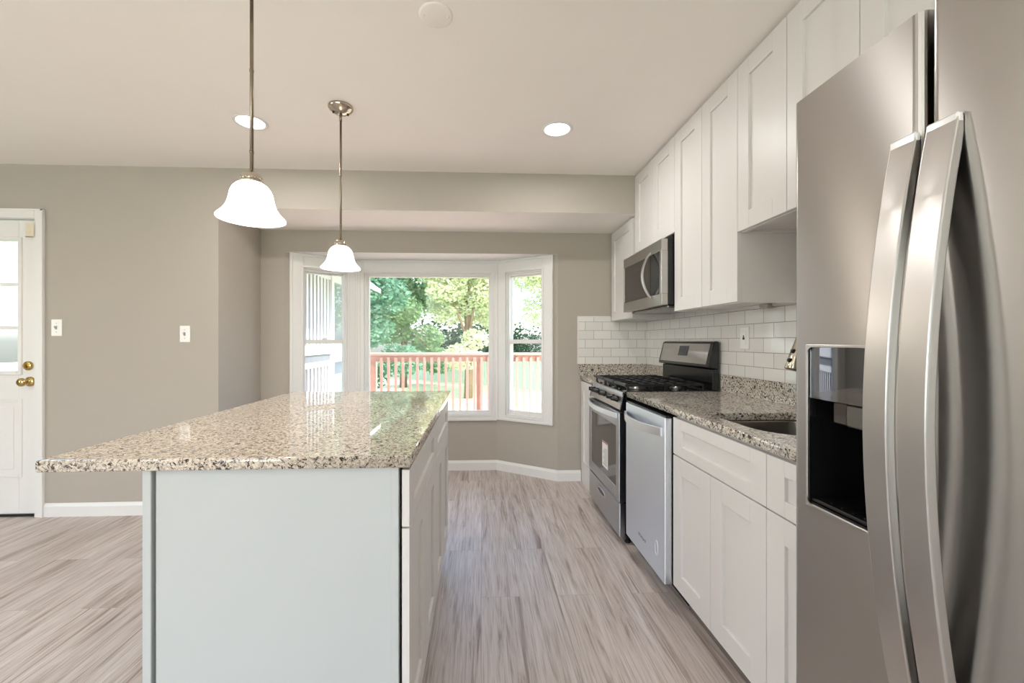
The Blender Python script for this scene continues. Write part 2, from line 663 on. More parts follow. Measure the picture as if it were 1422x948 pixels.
DX0, DX1, DZ = -4.02, -3.075, 2.068      # door opening
wb = MB()
wb.box(XW, DX0, YA, YA + .12, 0, CEIL)
wb.box(DX0, DX1, YA, YA + .12, DZ, CEIL)
wb.box(DX1, XL, YA, YA + .12, 0, CEIL)
wb.box(XL, XR, YA, YA + .12, SOF, CEIL)
struct(wb, 'wall_back', M['wall'])
struct(MB().box(XL - .12, XL, YA + .12, YB + .12, 0, SOF), 'wall_alcove_left', M['wall'])
wa = MB()
wa.box(XL, BL0[0], YB, YB + .12, 0, SOF)
wa.box(BR0[0], XR, YB, YB + .12, 0, SOF)
wa.box(BL0[0], BR0[0], YB, YB + .12, BAYTOP + .0, SOF)
struct(wa, 'wall_alcove_back', M['wall'])
struct(MB().box(XR, XR + .12, YR, YB + .12, 0, CEIL), 'wall_right', M['wall'])
wl = MB()
wl.box(XW - .12, XW, YR, -0.7, 0, CEIL).box(XW - .12, XW, 1.1, YA + .12, 0, CEIL).box(XW - .12, XW, -0.7, 1.1, 0, .75).box(XW - .12, XW, -0.7, 1.1, 2.15, CEIL)
struct(wl, 'wall_left', M['wall'])
wr = MB()
wr.box(XW, -3.6, YR - .12, YR, 0, CEIL).box(.2, XR, YR - .12, YR, 0, CEIL).box(-3.6, .2, YR - .12, YR, 0, .45).box(-3.6, .2, YR - .12, YR, 2.25, CEIL)
struct(wr, 'wall_rear', M['wall'])


def seg_T(p0, p1):
    """local x along the wall from p0 to p1, local y out of the room, z up"""
    e = Vector((p1[0] - p0[0], p1[1] - p0[1], 0))
    L_ = e.length
    e.normalize()
    n = Vector((-e.y, e.x, 0))
    T = Matrix(((e.x, n.x, 0, p0[0]), (e.y, n.y, 0, p0[1]), (0, 0, 1, 0), (0, 0, 0, 1)))
    return T, L_


TL, LS = seg_T(BL0, BL1)
TCn, LC = seg_T(BL1, BR1)
TRt, _ = seg_T(BR1, BR0)
# openings in local x (from the left end of each wall)
OPEN_C = (0.055, LC - 0.050, 0.525, 1.855)
OPEN_R = (0.10, 0.478, 0.525, 1.855)
OPEN_L = (LS - 0.478, LS - 0.10, 0.525, 1.855)
for nm, T, L_, op in (('wall_bay_left', TL, LS, OPEN_L), ('wall_bay_centre', TCn, LC, OPEN_C), ('wall_bay_right', TRt, LS, OPEN_R)):
    mb = MB(T)
    mb.box(0, L_, 0.0, .1, 0, op[2]).box(0, L_, 0, .1, op[3], BAYTOP + .05).box(0, op[0], 0, .1, op[2], op[3]).box(op[1], L_, 0, .1, op[2], op[3])
    struct(mb, nm, M['wall'])


def window(name, T, L_, cas, op, pane, hung):
    """cas: outer casing rect; op: opening; pane: visible glass"""
    p0 = T @ Vector((L_ / 2, 0, 0))
    root = setting(name, p0)
    c = MB(T)
    c.frame(cas, op, -0.016, 0.0, 0.003)
    c.frame(cas, (cas[0] + .022, cas[1] - .022, cas[2] + .022, cas[3] - .022), -0.024, -0.016, 0.003)
    i = 0.012
    c.frame((op[0] - .016, op[1] + .016, op[2] - .016, op[3] + .016), (op[0] + .002, op[1] - .002, op[2] + .002, op[3] - .002), -0.021, -0.012, 0.002)
    c.build('casing', M['trim'], root)
    f = MB(T)
    f.frame(op, (op[0] + i, op[1] - i, op[2] + i, op[3] - i), 0.0, 0.1, 0.001)
    f.frame((op[0] + i, op[1] - i, op[2] + i, op[3] - i), (op[0] + 2 * i, op[1] - 2 * i, op[2] + 2 * i, op[3] - 2 * i), 0.02, 0.1, 0.001)
    f.build('frame', M['trim'], root)
    o2 = (op[0] + 2 * i, op[1] - 2 * i, op[2] + 2 * i, op[3] - 2 * i)
    if not hung:
        s = MB(T)
        s.frame(o2, pane, 0.035, 0.075, 0.002)
        so = s.build('sash', M['trim'], root)
        g = MB(T)
        g.box(pane[0], pane[1], 0.055, 0.058, pane[2], pane[3])
        g.build('pane', M['glass'], so)
    else:
        mid = 1.213
        up = MB(T)
        up.frame((o2[0], o2[1], mid - .02, o2[3]), (pane[0], pane[1], mid + .018, pane[3]), 0.062, 0.092, 0.002)
        uo = up.build('upper_sash', M['trim'], root)
        MB(T).box(pane[0], pane[1], 0.075, 0.078, mid + .018, pane[3]).build('pane', M['glass'], uo)
        lo = MB(T)
        lo.frame((o2[0] - .004, o2[1] + .004, o2[2], mid + .018), (pane[0], pane[1], pane[2], mid - .018), 0.026, 0.058, 0.002)
        loo = lo.build('lower_sash', M['trim'], root)
        MB(T).box(pane[0], pane[1], 0.04, 0.043, pane[2], mid - .018).build('pane', M['glass'], loo)
        cx = (pane[0] + pane[1]) / 2
        lk = MB(T)
        lk.box(cx - .022, cx + .022, 0.022, 0.05, mid + .018, mid + .024, 0.002)
        lk.lathe([(0.0, 0.016), (0.010, 0.014), (0.012, 0.0)], (cx, 0.036, mid + .022), n=16)
        lk.build('sash_lock', M['plastic'], loo)
    return root


window('window_1', TCn, LC, (0.002, LC - .002, 0.468, BAYTOP - .001), OPEN_C, (0.092, LC - 0.077, 0.555, 1.822), False)
window('window_2', TL, LS, (0.040, LS - .002, 0.478, BAYTOP - .001), OPEN_L, (LS - 0.452, LS - 0.126, 0.572, 1.815), True)
window('window_3', TRt, LS, (0.002, LS - .040, 0.478, BAYTOP - .001), OPEN_R, (0.126, 0.452, 0.572, 1.815), True)

# windows in the rest of the house (behind the camera)
for nm, a in (('window_4', 'y'), ('window_5', 'x')):
    if a == 'y':
        rt = setting(nm, (-1.7, YR, .45))
        fr = MB()
        fr.frame((-3.6, .2, .45, 2.25), (-3.52, .12, .53, 2.17), YR - .1, YR - .03, .003)
        for x in (-2.4, -1.0):
            fr.box(x - .03, x + .03, YR - .09, YR - .04, .53, 2.17)
        fr.build('frame', M['trim'], rt)
        MB().box(-3.52, .12, YR - .07, YR - .065, .53, 2.17).build('pane', M['glass'], rt)
    else:
        rt = setting(nm, (XW, .2, .75))
        fr = MB()
        fr.box(XW - .1, XW - .03, -.7, -.62, .75, 2.15).box(XW - .1, XW - .03, 1.02, 1.1, .75, 2.15).box(XW - .1, XW - .03, -.62, 1.02, .75, .83).box(XW - .1, XW - .03, -.62, 1.02, 2.07, 2.15)
        fr.box(XW - .1, XW - .03, .17, .23, .83, 2.07)
        fr.build('frame', M['trim'], rt)
        MB().box(XW - .07, XW - .065, -.62, 1.02, .83, 2.07).build('pane', M['glass'], rt)


# baseboards
def base_prof(d0, n, h=0.092):
    return [(d0, 0), (d0 + n * .014, 0), (d0 + n * .014, h - .022), (d0 + n * .010, h - .012), (d0 + n * .006, h), (d0, h)]


struct(MB().prism(base_prof(YA, -1), 'x', -3.022, XL, smooth=False), 'baseboard_back', M['trim'])
struct(MB().prism(base_prof(YA, -1), 'x', XW, -4.085), 'baseboard_back_left', M['trim'])
struct(MB().prism(base_prof(XL, 1), 'y', YA - .014, YB), 'baseboard_alcove', M['trim'])
ba = MB()
ba.prism(base_prof(YB, -1), 'x', BR0[0] - .01, 0.866)
ba.prism(base_prof(YB, -1), 'x', XL, BL0[0] + .01)
struct(ba, 'baseboard_alcove_back', M['trim'])
bb = MB(TRt)
bb.prism([(p[0], p[1]) for p in base_prof(0, -1)], 'x', -0.005, LS + .005)
struct(bb, 'baseboard_bay_right', M['trim'])
bb = MB(TCn)
bb.prism(base_prof(0, -1), 'x', 0, LC)
struct(bb, 'baseboard_bay_centre', M['trim'])
bb = MB(TL)
bb.prism(base_prof(0, -1), 'x', -0.005, LS + .005)
struct(bb, 'baseboard_bay_left', M['trim'])
struct(MB().prism(base_prof(XW, 1), 'y', YR, YA), 'baseboard_left', M['trim'])

# ------------------------------------------------------------------ entry door (half glazed)
dr = setting('door_1', ((DX0 + DX1) / 2, YA, 0))
c = MB()
for a, b in ((DX0 - .065, DX0 + .006), (DX1 - .006, DX1 + .053)):
    c.box(a, b, YA - .018, YA, 0, DZ + .06, .003)
c.box(DX0 + .006, DX1 - .006, YA - .018, YA, DZ - .004, DZ + .06, .003)
c.box(DX1 + .040, DX1 + .053, YA - .024, YA - .018, 0, DZ + .06, .002)
c.box(DX0 - .065, DX1 + .053, YA - .024, YA - .018, DZ + .046, DZ + .06, .002)
c.build('casing', M['trim'], dr)
jb = MB()
jb.box(DX0, DX0 + .012, YA, YA + .12, 0, DZ).box(DX1 - .004, DX1, YA, YA + .12, 0, DZ).box(DX0 + .012, DX1 - .004, YA, YA + .12, DZ - .006, DZ)
jb.build('jamb', M['trim'], dr)
MB().box(DX0 + .012, DX1 - .004, YA + .0, YA + .11, 0, .012, .002).build('threshold', M['black_plastic'], dr)
SX0, SX1 = DX0 + .014, DX1 - .008
LX0, LX1, LZ0, LZ1 = SX0 + .135, -3.214, 1.009, 1.911
yd0, yd1 = YA + .012, YA + .055
sl = MB()
sl.frame((SX0, SX1, .016, 2.056), (LX0 - .004, LX1 + .004, LZ0 - .004, LZ1 + .004), yd0, yd1, .002)
# raised panels below the lights
mid = (LX0 + LX1) / 2
for a, b in ((LX0 - .03, mid - .04), (mid + .04, LX1 + .028)):
    sl.frame((a, b, .27, .815), (a + .022, b - .022, .292, .793), yd0 - .007, yd0 + .001, .003)
    sl.box(a + .055, b - .055, yd0 - .005, yd0 + .001, .325, .76, .003)
slo = sl.build('door_slab', M['trim'], dr)
mu = MB()
mu.frame((LX0 - .028, LX1 + .028, LZ0 - .028, LZ1 + .028), (LX0, LX1, LZ0, LZ1), yd0 - .009, yd0 + .03, .004)
for k in (1, 2):
    x = LX0 + (LX1 - LX0) * k / 3
    z = LZ0 + (LZ1 - LZ0) * k / 3
    mu.box(x - .011, x + .011, yd0 - .003, yd0 + .02, LZ0, LZ1, .002)
    mu.box(LX0, LX1, yd0 - .003, yd0 + .02, z - .011, z + .011, .002)
mu.build('muntin_frame', M['trim'], slo)
MB().box(LX0, LX1, yd0 + .008, yd0 + .012, LZ0, LZ1).build('pane', M['glass'], slo)
kb = MB()
kb.lathe([(0.0, 0.0), (.034, 0.0), (.034, -.006), (.026, -.012), (.013, -.016), (.012, -.035), (.020, -.042), (.029, -.052), (.029, -.062), (.020, -.072), (0, -.074)], (-3.135, yd0, .935), 'y', 28)
kb.build('door_knob', M['brass'], dr)
dbm = MB()
dbm.lathe([(0, 0), (.032, 0), (.032, -.008), (.024, -.016), (0, -.018)], (-3.145, yd0, 1.045), 'y', 28)
dbm.box(-3.150, -3.140, yd0 - .034, yd0 - .016, 1.027, 1.063, .003)
dbm.build('deadbolt', M['brass'], dr)
tag(MB().box(-3.128, -3.075, YA - .0262, YA - .0245, 1.93, 2.03).box(-3.128, -3.080, YA - .0262, YA - .0255, 1.925, 1.935).build('tape_strip', M['tape']),
    'beige strip of masking tape stuck across upper corner of the door', 'tape')


# ------------------------------------------------------------------ wall switches
def switch(x, z, label):
    t = thing('light_switch', label, 'light switch', (x, YA, z), 'light switches on the taupe wall')
    MB().box(x - .036, x + .036, YA - .006, YA, z - .058, z + .058, .003).build('cover_plate', M['plastic'], t)
    MB().prism([(YA - .005, z - .012), (YA - .007, z - .012), (YA - .02, z + .006), (YA - .017, z + .012), (YA - .005, z + .012)], 'x', x - .005, x + .005).build('toggle', M['plastic_grey'], t)
    for s in (-1, 1):
        MB().lathe([(.003, 0), (.003, -.0015), (0, -.002)], (x, YA - .006, z + s * .03), 'y', 10).build('screw', M['plastic_grey'], t)
    return t


switch(-2.945, 1.309, 'white toggle switch plate on the wall right beside the door casing')
switch(-2.083, 1.266, 'white toggle switch plate on the wall near the alcove corner, away from the door')


# ------------------------------------------------------------------ base cabinets
def slab_xy(name, outline, z0, z1, material, parent=None, hole=None, bev=0.004):
    cu = bpy.data.curves.new('outline', 'CURVE')
    cu.dimensions = '2D'
    cu.fill_mode = 'BOTH'
    for pl in ([outline] + ([hole] if hole else [])):
        sp = cu.splines.new('POLY')
        sp.points.add(len(pl) - 1)
        for q, pt in zip(pl, sp.points):
            pt.co = (q[0], q[1], 0, 1)
        sp.use_cyclic_u = True
    cu.extrude = (z1 - z0) / 2 - bev
    cu.bevel_depth = bev
    cu.bevel_resolution = 2
    cu.offset = -bev
    tmp = bpy.data.objects.new('outline', cu)
    COL.objects.link(tmp)
    dg = bpy.context.evaluated_depsgraph_get()
    me = bpy.data.meshes.new_from_object(tmp.evaluated_get(dg))
    bpy.data.objects.remove(tmp)
    bpy.data.curves.remove(cu)
    me.materials.clear()
    me.materials.append(material)
    loc = Vector((0, 0, (z0 + z1) / 2))
    if parent is not None:
        loc -= parent.location
    me.transform(Matrix.Translation(loc))
    me.name = name
    o = bpy.data.objects.new(name, me)
    COL.objects.link(o)
    if parent is not None:
        o.parent = parent
    return o


XF = 0.867          # face of the doors on the right-hand run
TOE = 0.10


def base_cab(label, y0, y1, doors, drawer=True, low=False, group='white base cabinets under the right worktop', xf=XF, xb=XR - .001):
    t = thing('base_cabinet', label, 'cabinet', ((xf + xb) / 2, (y0 + y1) / 2, 0), group)
    c = MB()
    xi = xf + .0205
    th = .016
    c.box(xi, xb, y0, y0 + th, TOE, .882).box(xi, xb, y1 - th, y1, TOE, .882).box(xi, xb, y0 + th, y1 - th, TOE, TOE + th)
    c.box(xb - .008, xb, y0 + th, y1 - th, TOE + th, .882)
    c.box(xi, xi + .018, y0 + th, y1 - th, .66, .735).box(xi, xi + .018, y0 + th, y1 - th, .858, .882)
    c.build('carcass', M['cabinet'], t)
    if low:
        MB().box(xf + .003, xf + .02, y0, y1, 0, .114, .001).build('toe_kick', M['cabinet'], t)
    else:
        MB().box(xf + .075, xf + .09, y0, y1, 0, TOE).build('toe_kick', M['toe'], t)
    if drawer:
        shaker(-1, xf, y0, y1, .708, .874, .075).build('drawer_front', M['cabinet'], t)
    n = len(doors) - 1
    for i in range(n):
        shaker(-1, xf, doors[i], doors[i + 1], .115, .706 if drawer else .874, .075).build('door', M['cabinet'], t)
    return t


Y_SB0, Y_SB1 = 1.237, 1.858
base_cab('white two-door sink base cabinet below the granite worktop beside dishwasher', Y_SB0, Y_SB1, [Y_SB0, 1.548, Y_SB1])
base_cab('narrow white base cabinet with one drawer beside the refrigerator', 0.932, Y_SB0, [0.932, Y_SB0])
base_cab('white base cabinet between the gas range and the bay wall', 3.168, 3.604, [3.168, 3.604], drawer=False, low=True)

# right worktop with sink cut-out
WZ0, WZ1 = .884, .915
XC = 0.861


def round_poly(x0, x1, y0, y1, rs, n=10):
    out = []
    for (cx, cy, a0, r) in ((x1 - rs[0], y0 + rs[0], -90, rs[0]), (x1 - rs[1], y1 - rs[1], 0, rs[1]), (x0 + rs[2], y1 - rs[2], 90, rs[2]), (x0 + rs[3], y0 + rs[3], 180, rs[3])):
        for k in range(n + 1):
            a = math.radians(a0 + 90 * k / n)
            out.append((cx + r * math.cos(a), cy + r * math.sin(a)))
    return out


SINK = round_poly(.938, 1.335, 1.268, 1.705, (.15, .06, .05, .15))
wt = thing('worktop', 'long speckled granite worktop with sink cut-out right of the range', 'worktop', (1.16, 1.69, WZ0))
slab_xy('slab', [(XC, .930), (XR - .001, .930), (XR - .001, 2.449), (XC, 2.449)], WZ0, WZ1, M['granite'], wt, SINK)
MB().box(XR - .021, XR - .001, .93, 2.452, WZ1, 1.018, .002).build('upstand', M['granite'], wt)
wt2 = thing('worktop', 'short piece of granite worktop between the range and the bay wall', 'worktop', (1.16, 3.39, WZ0))
slab_xy('slab', [(XC, 3.166), (XR - .001, 3.166), (XR - .001, YB - .001), (XC, YB - .001)], WZ0, WZ1, M['granite'], wt2)
MB().box(XR - .021, XR - .001, 3.166, YB - .001, WZ1, 1.018, .002).box(.848, XR - .021, YB - .021, YB - .001, WZ1, 1.018, .002).build('upstand', M['granite'], wt2)

# tiles
struct(MB().box(XR - .010, XR - .0005, .30, YB - .001, 1.018, 1.43), 'wall_tile_right', M['tile_r'])
struct(MB().box(.846, XR - .010, YB - .010, YB - .0005, 1.018, 1.424), 'wall_tile_back', M['tile_b'])
struct(MB().box(.836, .846, YB - .012, YB - .0005, 1.0185, 1.434, .002).box(.846, XR - .33, YB - .012, YB - .0005, 1.424, 1.434, .002), 'trim_1', M['grout'])

# outlet on the tiles
ox, oy, oz = XR - .010, 2.232, 1.232
t = thing('wall_outlet', 'white rocker outlet plate on the subway tile behind the sink worktop', 'outlet', (ox, oy, oz))
MB().box(ox - .006, ox, oy - .038, oy + .038, oz - .062, oz + .062, .003).build('cover_plate', M['plastic'], t)
MB().box(ox - .010, ox - .006, oy - .018, oy + .018, oz - .036, oz + .036, .002).build('rocker', M['plastic'], t)
MB().box(ox - .012, ox - .010, oy - .010, oy + .008, oz - .008, oz + .004, .001).box(ox - .012, ox - .010, oy - .003, oy + .003, oz + .004, oz + .016, .0008).build('indicator', M['black_plastic'], t)

# sink bowl
sk = thing('sink', 'undermount stainless steel sink bowl set in the granite worktop', 'sink', (1.13, 1.49, .70))


def sink_bowl():
    t = bmesh.new()
    off = []
    cxs, cys = 1.13, 1.49

    def ring(scale, z):
        return [t.verts.new((cxs + (p[0] - cxs) * scale, cys + (p[1] - cys) * scale, z)) for p in SINK]
    lev = [(1.09, .8835), (1.015, .8835), (1.01, .875), (.985, .73), (.96, .705), (.90, .694), (.15, .688)]
    rs = [ring(s, z) for s, z in lev]
    n = len(SINK)
    for a, b in zip(rs, rs[1:]):
        for k in range(n):
            t.faces.new((a[k], a[(k + 1) % n], b[(k + 1) % n], b[k]))
    t.faces.new(rs[-1])
    bmesh.ops.solidify(t, geom=list(t.faces), thickness=0.0012)
    bmesh.ops.recalc_face_normals(t, faces=t.faces)
    m = MB()
    m._add(t, True)
    return m


sink_bowl().build('bowl', M['sink'], sk)
MB().lathe([(.0, .6915), (.03, .6915), (.042, .694), (.044, .690), (.0, .689)], (1.13, 1.49, 0), 'z', 24).build('drain', M['chrome'], sk)

# faucet
fy = 1.495
fc = thing('faucet', 'brushed nickel gooseneck faucet with pull-down spray head over the sink', 'faucet', (1.39, fy, WZ1))
MB().lathe([(0, 0), (.030, 0), (.030, .006), (.022, .014), (.019, .05), (.017, .11), (.0, .112)], (1.39, fy, WZ1), 'z', 24).build('base', M['chrome'], fc)
arc = [(1.39, fy, WZ1 + .10), (1.39, fy, 1.22)]
for k in range(1, 15):
    a = math.radians(180 * k / 14 * .93)
    arc.append((1.29 + .10 * math.cos(a), fy, 1.22 + .10 * math.sin(a) + .02 * k / 14))
end = Vector(arc[-1])
MB().tube(arc, .0115, 14).build('spout', M['chrome'], fc)
dirv = Vector((-.30, 0, -1)).normalized()
pts = [end, end + dirv * .012, end + dirv * .013, end + dirv * .04, end + dirv * .10, end + dirv * .155, end + dirv * .160]
hd = MB().tube(pts, [.012, .012, .016, .017, .022, .026, .024], 20)
ho = hd.build('spray_head', M['chrome'], fc)
q = end + dirv * .085
MB().tube([q + Vector((-.018, -.006, 0)), q + Vector((-.028, -.006, -.002))], .007, 10).tube([q + dirv * .035 + Vector((-.02, -.006, 0)), q + dirv * .035 + Vector((-.031, -.006, -.002))], .007, 10).build('spray_button', M['black_plastic'], ho)
MB().tube([(1.39, fy - .018, 1.0), (1.39, fy - .05, 1.005), (1.385, fy - .11, 1.03)], [.009, .008, .006], 12).build('lever', M['chrome'], fc)


# ------------------------------------------------------------------ wall cabinets
XU = 1.134


def wall_cab(label, y0, y1, z0, z1, doors, xf=XU):
    t = thing('wall_cabinet', label, 'cabinet', ((xf + XR) / 2, (y0 + y1) / 2, z0), 'white shaker wall cabinets above the right worktop')
    c = MB()
    xi = xf + .0205
    xb = XR - .001
    th = .016
    rz = z0 + .012
    c.box(xi, xb, y0, y0 + th, z0, z1).box(xi, xb, y1 - th, y1, z0, z1).box(xi, xb, y0 + th, y1 - th, z1 - th, z1).box(xi + .018, xb, y0 + th, y1 - th, rz, rz + th)
    c.box(xb - .008, xb, y0 + th, y1 - th, rz + th, z1 - th).box(xi, xi + .018, y0 + th, y1 - th, z0, z0 + .03).box(xi, xi + .018, y0 + th, y1 - th, z1 - .05, z1 - th)
    c.box(xb - .030, xb - .010, y0 + th, y1 - th, z0 + .001, rz)
    c.build('carcass', M['cabinet'], t)
    for a, b in zip(doors, doors[1:]):
        shaker(-1, xf, a, b, z0 + .002, z1 - .012, .075).build('door', M['cabinet'], t)
    return t


UZ = 1.388
wall_cab('white wall cabinet in the alcove below the soffit, left of the microwave', 3.094, 3.604, UZ, SOF - .001, [3.094, 3.604])
wall_cab('short white two-door wall cabinet directly above the microwave', 2.412, 3.046, 1.853, CEIL - .001, [2.412, 2.73, 3.046])
wall_cab('tall white two-door wall cabinet between microwave and sink', 1.806, 2.412, UZ, CEIL - .001, [1.806, 2.107, 2.412])
wall_cab('raised white two-door wall cabinet above the sink', 1.206, 1.806, 1.695, CEIL - .001, [1.206, 1.507, 1.806])
wall_cab('white two-door wall cabinet above the refrigerator', 0.16, 1.206, 1.83, CEIL - .001, [0.16, .683, 1.206])
t = tag(MB().box(1.40, 1.432, 1.99, 2.03, UZ - .012, UZ + .0115, .003).box(1.405, 1.43, 2.03, 2.06, UZ - .004, UZ + .0115, .003).build('junction_box', M['plastic_grey']),
        'small grey junction box under the tall wall cabinet', 'junction box')

# ------------------------------------------------------------------ island
IX0, IX1, IY0, IY1 = -1.113, -.184, 1.0986, 2.5345
tag(slab_xy('island_countertop', [(IX0, IY0), (IX1, IY0), (IX1, IY1), (IX0, IY1)], .886, .917, M['granite_island']),
    'large speckled granite countertop overhanging the white kitchen island', 'countertop')
FXI = -.190


def island_cab(label, y0, y1, split, xb=-.835, lead=0.0):
    t = thing('island_cabinet', label, 'cabinet', ((FXI + xb) / 2, (y0 + y1) / 2, 0), 'white cabinets of the kitchen island')
    c = MB()
    xi = FXI - .0385
    th = .016
    c.box(xb, xi, y0, y0 + th, TOE, .8855).box(xb, xi, y1 - th, y1, TOE, .8855).box(xb, xi, y0 + th, y1 - th, TOE, TOE + th).box(xb, xb + .008, y0 + th, y1 - th, TOE + th, .8855)
    c.box(xi - .018, xi, y0 + th, y1 - th, .68, .75).box(xi - .018, xi, y0 + th, y1 - th, .86, .8855)
    c.build('carcass', M['cabinet'], t)
    MB().box(FXI - .09, FXI - .075, y0, y1, 0, TOE).build('toe_kick', M['toe'], t)
    shaker(1, FXI, y0 - lead, y1, .722, .876, .075, rec=.010).build('drawer_front', M['cabinet'], t)
    for a, b in zip([y0 - lead, split], [split, y1]):
        shaker(1, FXI, a, b, .112, .720, .075, rec=.010).build('door', M['cabinet'], t)


island_cab('near white island cabinet with one drawer over two doors', 1.138, 1.772, 1.444, lead=.020)
island_cab('far white island cabinet at the bay window end', 1.772, 2.415, 2.09)
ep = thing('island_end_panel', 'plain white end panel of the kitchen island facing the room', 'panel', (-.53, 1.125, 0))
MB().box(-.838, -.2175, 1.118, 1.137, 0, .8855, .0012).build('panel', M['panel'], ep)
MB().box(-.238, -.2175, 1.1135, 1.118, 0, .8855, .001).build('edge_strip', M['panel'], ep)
bp = thing('island_back_panel', 'white back panel of the island under the countertop overhang', 'panel', (-.85, 1.76, 0))
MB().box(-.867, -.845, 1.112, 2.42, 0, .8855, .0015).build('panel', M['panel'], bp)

# ------------------------------------------------------------------ dishwasher
DWX, DY0, DY1 = .832, 1.866, 2.376
dw = thing('dishwasher', 'stainless steel dishwasher with curved handle between the range and sink cabinet', 'dishwasher', (1.14, 2.12, 0))
MB().box(.872, 1.43, DY0 + .004, DY1 - .004, .10, .872, .002).box(.95, .97, DY0 + .004, DY1 - .004, 0.0, .10).build('body', M['black'], dw)
MB().box(DWX, .868, DY0, DY1, .108, .866, .004, 2).build('door', M['steel_cool'], dw)
MB().box(DWX + .006, .868, DY0 + .003, DY1 - .003, .8665, .874, .001).build('control_strip', M['black'], dw)


def bow_handle(x_face, depth, a, b, along, c0, c1, n=24, thick=.008, power=2.0, axis_is_y=True, x_end=None):
    """arched flat bar standing off a face x=x_face towards -x; along: from a to b; c0..c1 its width on the other axis"""
    t = bmesh.new()
    rings = []
    for i in range(n + 1):
        s = i / n
        u = a + (b - a) * s
        w = 1 - abs(2 * s - 1) ** power
        xo = (x_face - .012) - depth * w
        xi = xo + thick
        if i in (0, n):
            xi = x_face - .0005
        if axis_is_y:
            q = [(xo, u, c0), (xo, u, c1), (xi, u, c1), (xi, u, c0)]
        else:
            q = [(xo, c0, u), (xo, c1, u), (xi, c1, u), (xi, c0, u)]
        rings.append([t.verts.new(p) for p in q])
    for r0, r1 in zip(rings, rings[1:]):
        for k in range(4):
            t.faces.new((r0[k], r0[(k + 1) % 4], r1[(k + 1) % 4], r1[k]))
    t.faces.new(rings[0])
    t.faces.new(rings[-1])
    bmesh.ops.recalc_face_normals(t, faces=t.faces)
    es = [e for e in t.edges if len(e.link_faces) == 2 and e.calc_face_angle() > .6]
    bmesh.ops.bevel(t, geom=es, offset=.0018, segments=2, profile=.5, affect='EDGES')
    m = MB()
    m._add(t, False)
    return m


bow_handle(DWX, .048, DY0 + .018, DY1 - .012, 'y', .778, .818, thick=.010).build('handle', M['handle'], dw)
# maker's mark and round sticker on the door
def text_obj(name, body, size, loc, rot, m, parent, ext=.0002):
    cu = bpy.data.curves.new(name, 'FONT')
    cu.body = body
    cu.size = size
    cu.extrude = ext
    cu.align_x = 'CENTER'
    cu.align_y = 'CENTER'
    tmp = bpy.data.objects.new(name, cu)
    COL.objects.link(tmp)
    dg = bpy.context.evaluated_depsgraph_get()
    me = bpy.data.meshes.new_from_object(tmp.evaluated_get(dg))
    bpy.data.objects.remove(tmp)
    me.materials.clear()
    me.materials.append(m)
    o = bpy.data.objects.new(name, me)
    COL.objects.link(o)
    o.location = Vector(loc) - (parent.matrix_basis.translation if parent else Vector())
    o.rotation_euler = rot
    if parent:
        o.parent = parent
    return o


ROT_MX = (math.pi / 2, 0, -math.pi / 2)      # lettering that faces -x
text_obj('logo', 'Whirlpool', .024, (DWX - .0003, 2.135, .200), ROT_MX, M['ink'], dw)
ring = MB()
ring.tube([(DWX - .0006, 1.955 + .016 * math.cos(a), .235 + .034 * math.sin(a)) for a in [k * math.pi / 12 for k in range(25)]], .0011, 6, caps=False)
ring.build('round_sticker', M['paper'], dw)

# ------------------------------------------------------------------ gas range
RX, RY0, RY1 = .820, 2.458, 3.160
rg = thing('gas_range', 'freestanding stainless steel gas range with black cooktop and grates', 'range', (1.14, 2.81, 0))
MB().box(.862, 1.432, RY0, RY1, .035, .898, .002).build('body', M['black'], rg)
for y in (RY0 + .04, RY1 - .04):
    for x in (.885, 1.39):
        MB().lathe([(0, 0), (.018, 0), (.018, .012), (.010, .014), (.010, .036), (0, .036)], (x, y, 0), 'z', 14).build('foot', M['black_plastic'], rg)
dwr = MB()
dwr.box(RX + .002, .861, RY0 + .004, RY1 - .004, .045, .246, .006, 2)
dro = dwr.build('drawer', M['steel_range'], rg)
gp = MB()
gp.tube([(RX + .0015, 2.835 + .085 * math.cos(a), .186 + .019 * math.sin(a)) for a in [k * math.pi / 16 for k in range(33)]], .0045, 8, caps=False)
gp.build('grip', M['steel_bright'], dro)
gp2 = MB()
gp2.prism([(2.835 + .083 * math.cos(a), .186 + .017 * math.sin(a)) for a in [k * math.pi / 14 for k in range(28)]], 'x', RX - .0005, RX + .003)
gp2.build('grip_recess', M['black'], dro)
od = MB()
GY0, GY1, GZ0, GZ1 = 2.520, 3.092, .330, .700
od.box(RX, .861, RY0 + .003, GY0, .254, .788, .004, 2).box(RX, .861, GY1, RY1 - .003, .254, .788, .004, 2)
od.box(RX, .861, GY0, GY1, .254, GZ0, .003).box(RX, .861, GY0, GY1, GZ1, .788, .003).box(.845, .861, GY0, GY1, GZ0, GZ1)
odo = od.build('oven_door', M['steel_range'], rg)
MB().box(RX + .003, .846, GY0 - .0002, GY1 + .0002, GZ0 - .0002, GZ1 + .0002).build('window', M['oven_glass'], odo)
bow_handle(RX, .042, RY0 + .03, RY1 - .03, 'y', .752, .784, thick=.010).build('handle', M['handle'], odo)
st = MB()
st.box(RX + .0018, RX + .003, 2.69, 2.815, .375, .545)
so = st.build('energy_label', M['paper'], odo)
MB().box(RX + .0012, RX + .0018, 2.692, 2.813, .536, .543).build('header', M['red_ink'], so)
ln = MB()
for k in range(9):
    ln.box(RX + .0012, RX + .0018, 2.705, 2.80 - .02 * (k % 3), .392 + .013 * k, .396 + .013 * k)
ln.build('print', M['ink'], so)
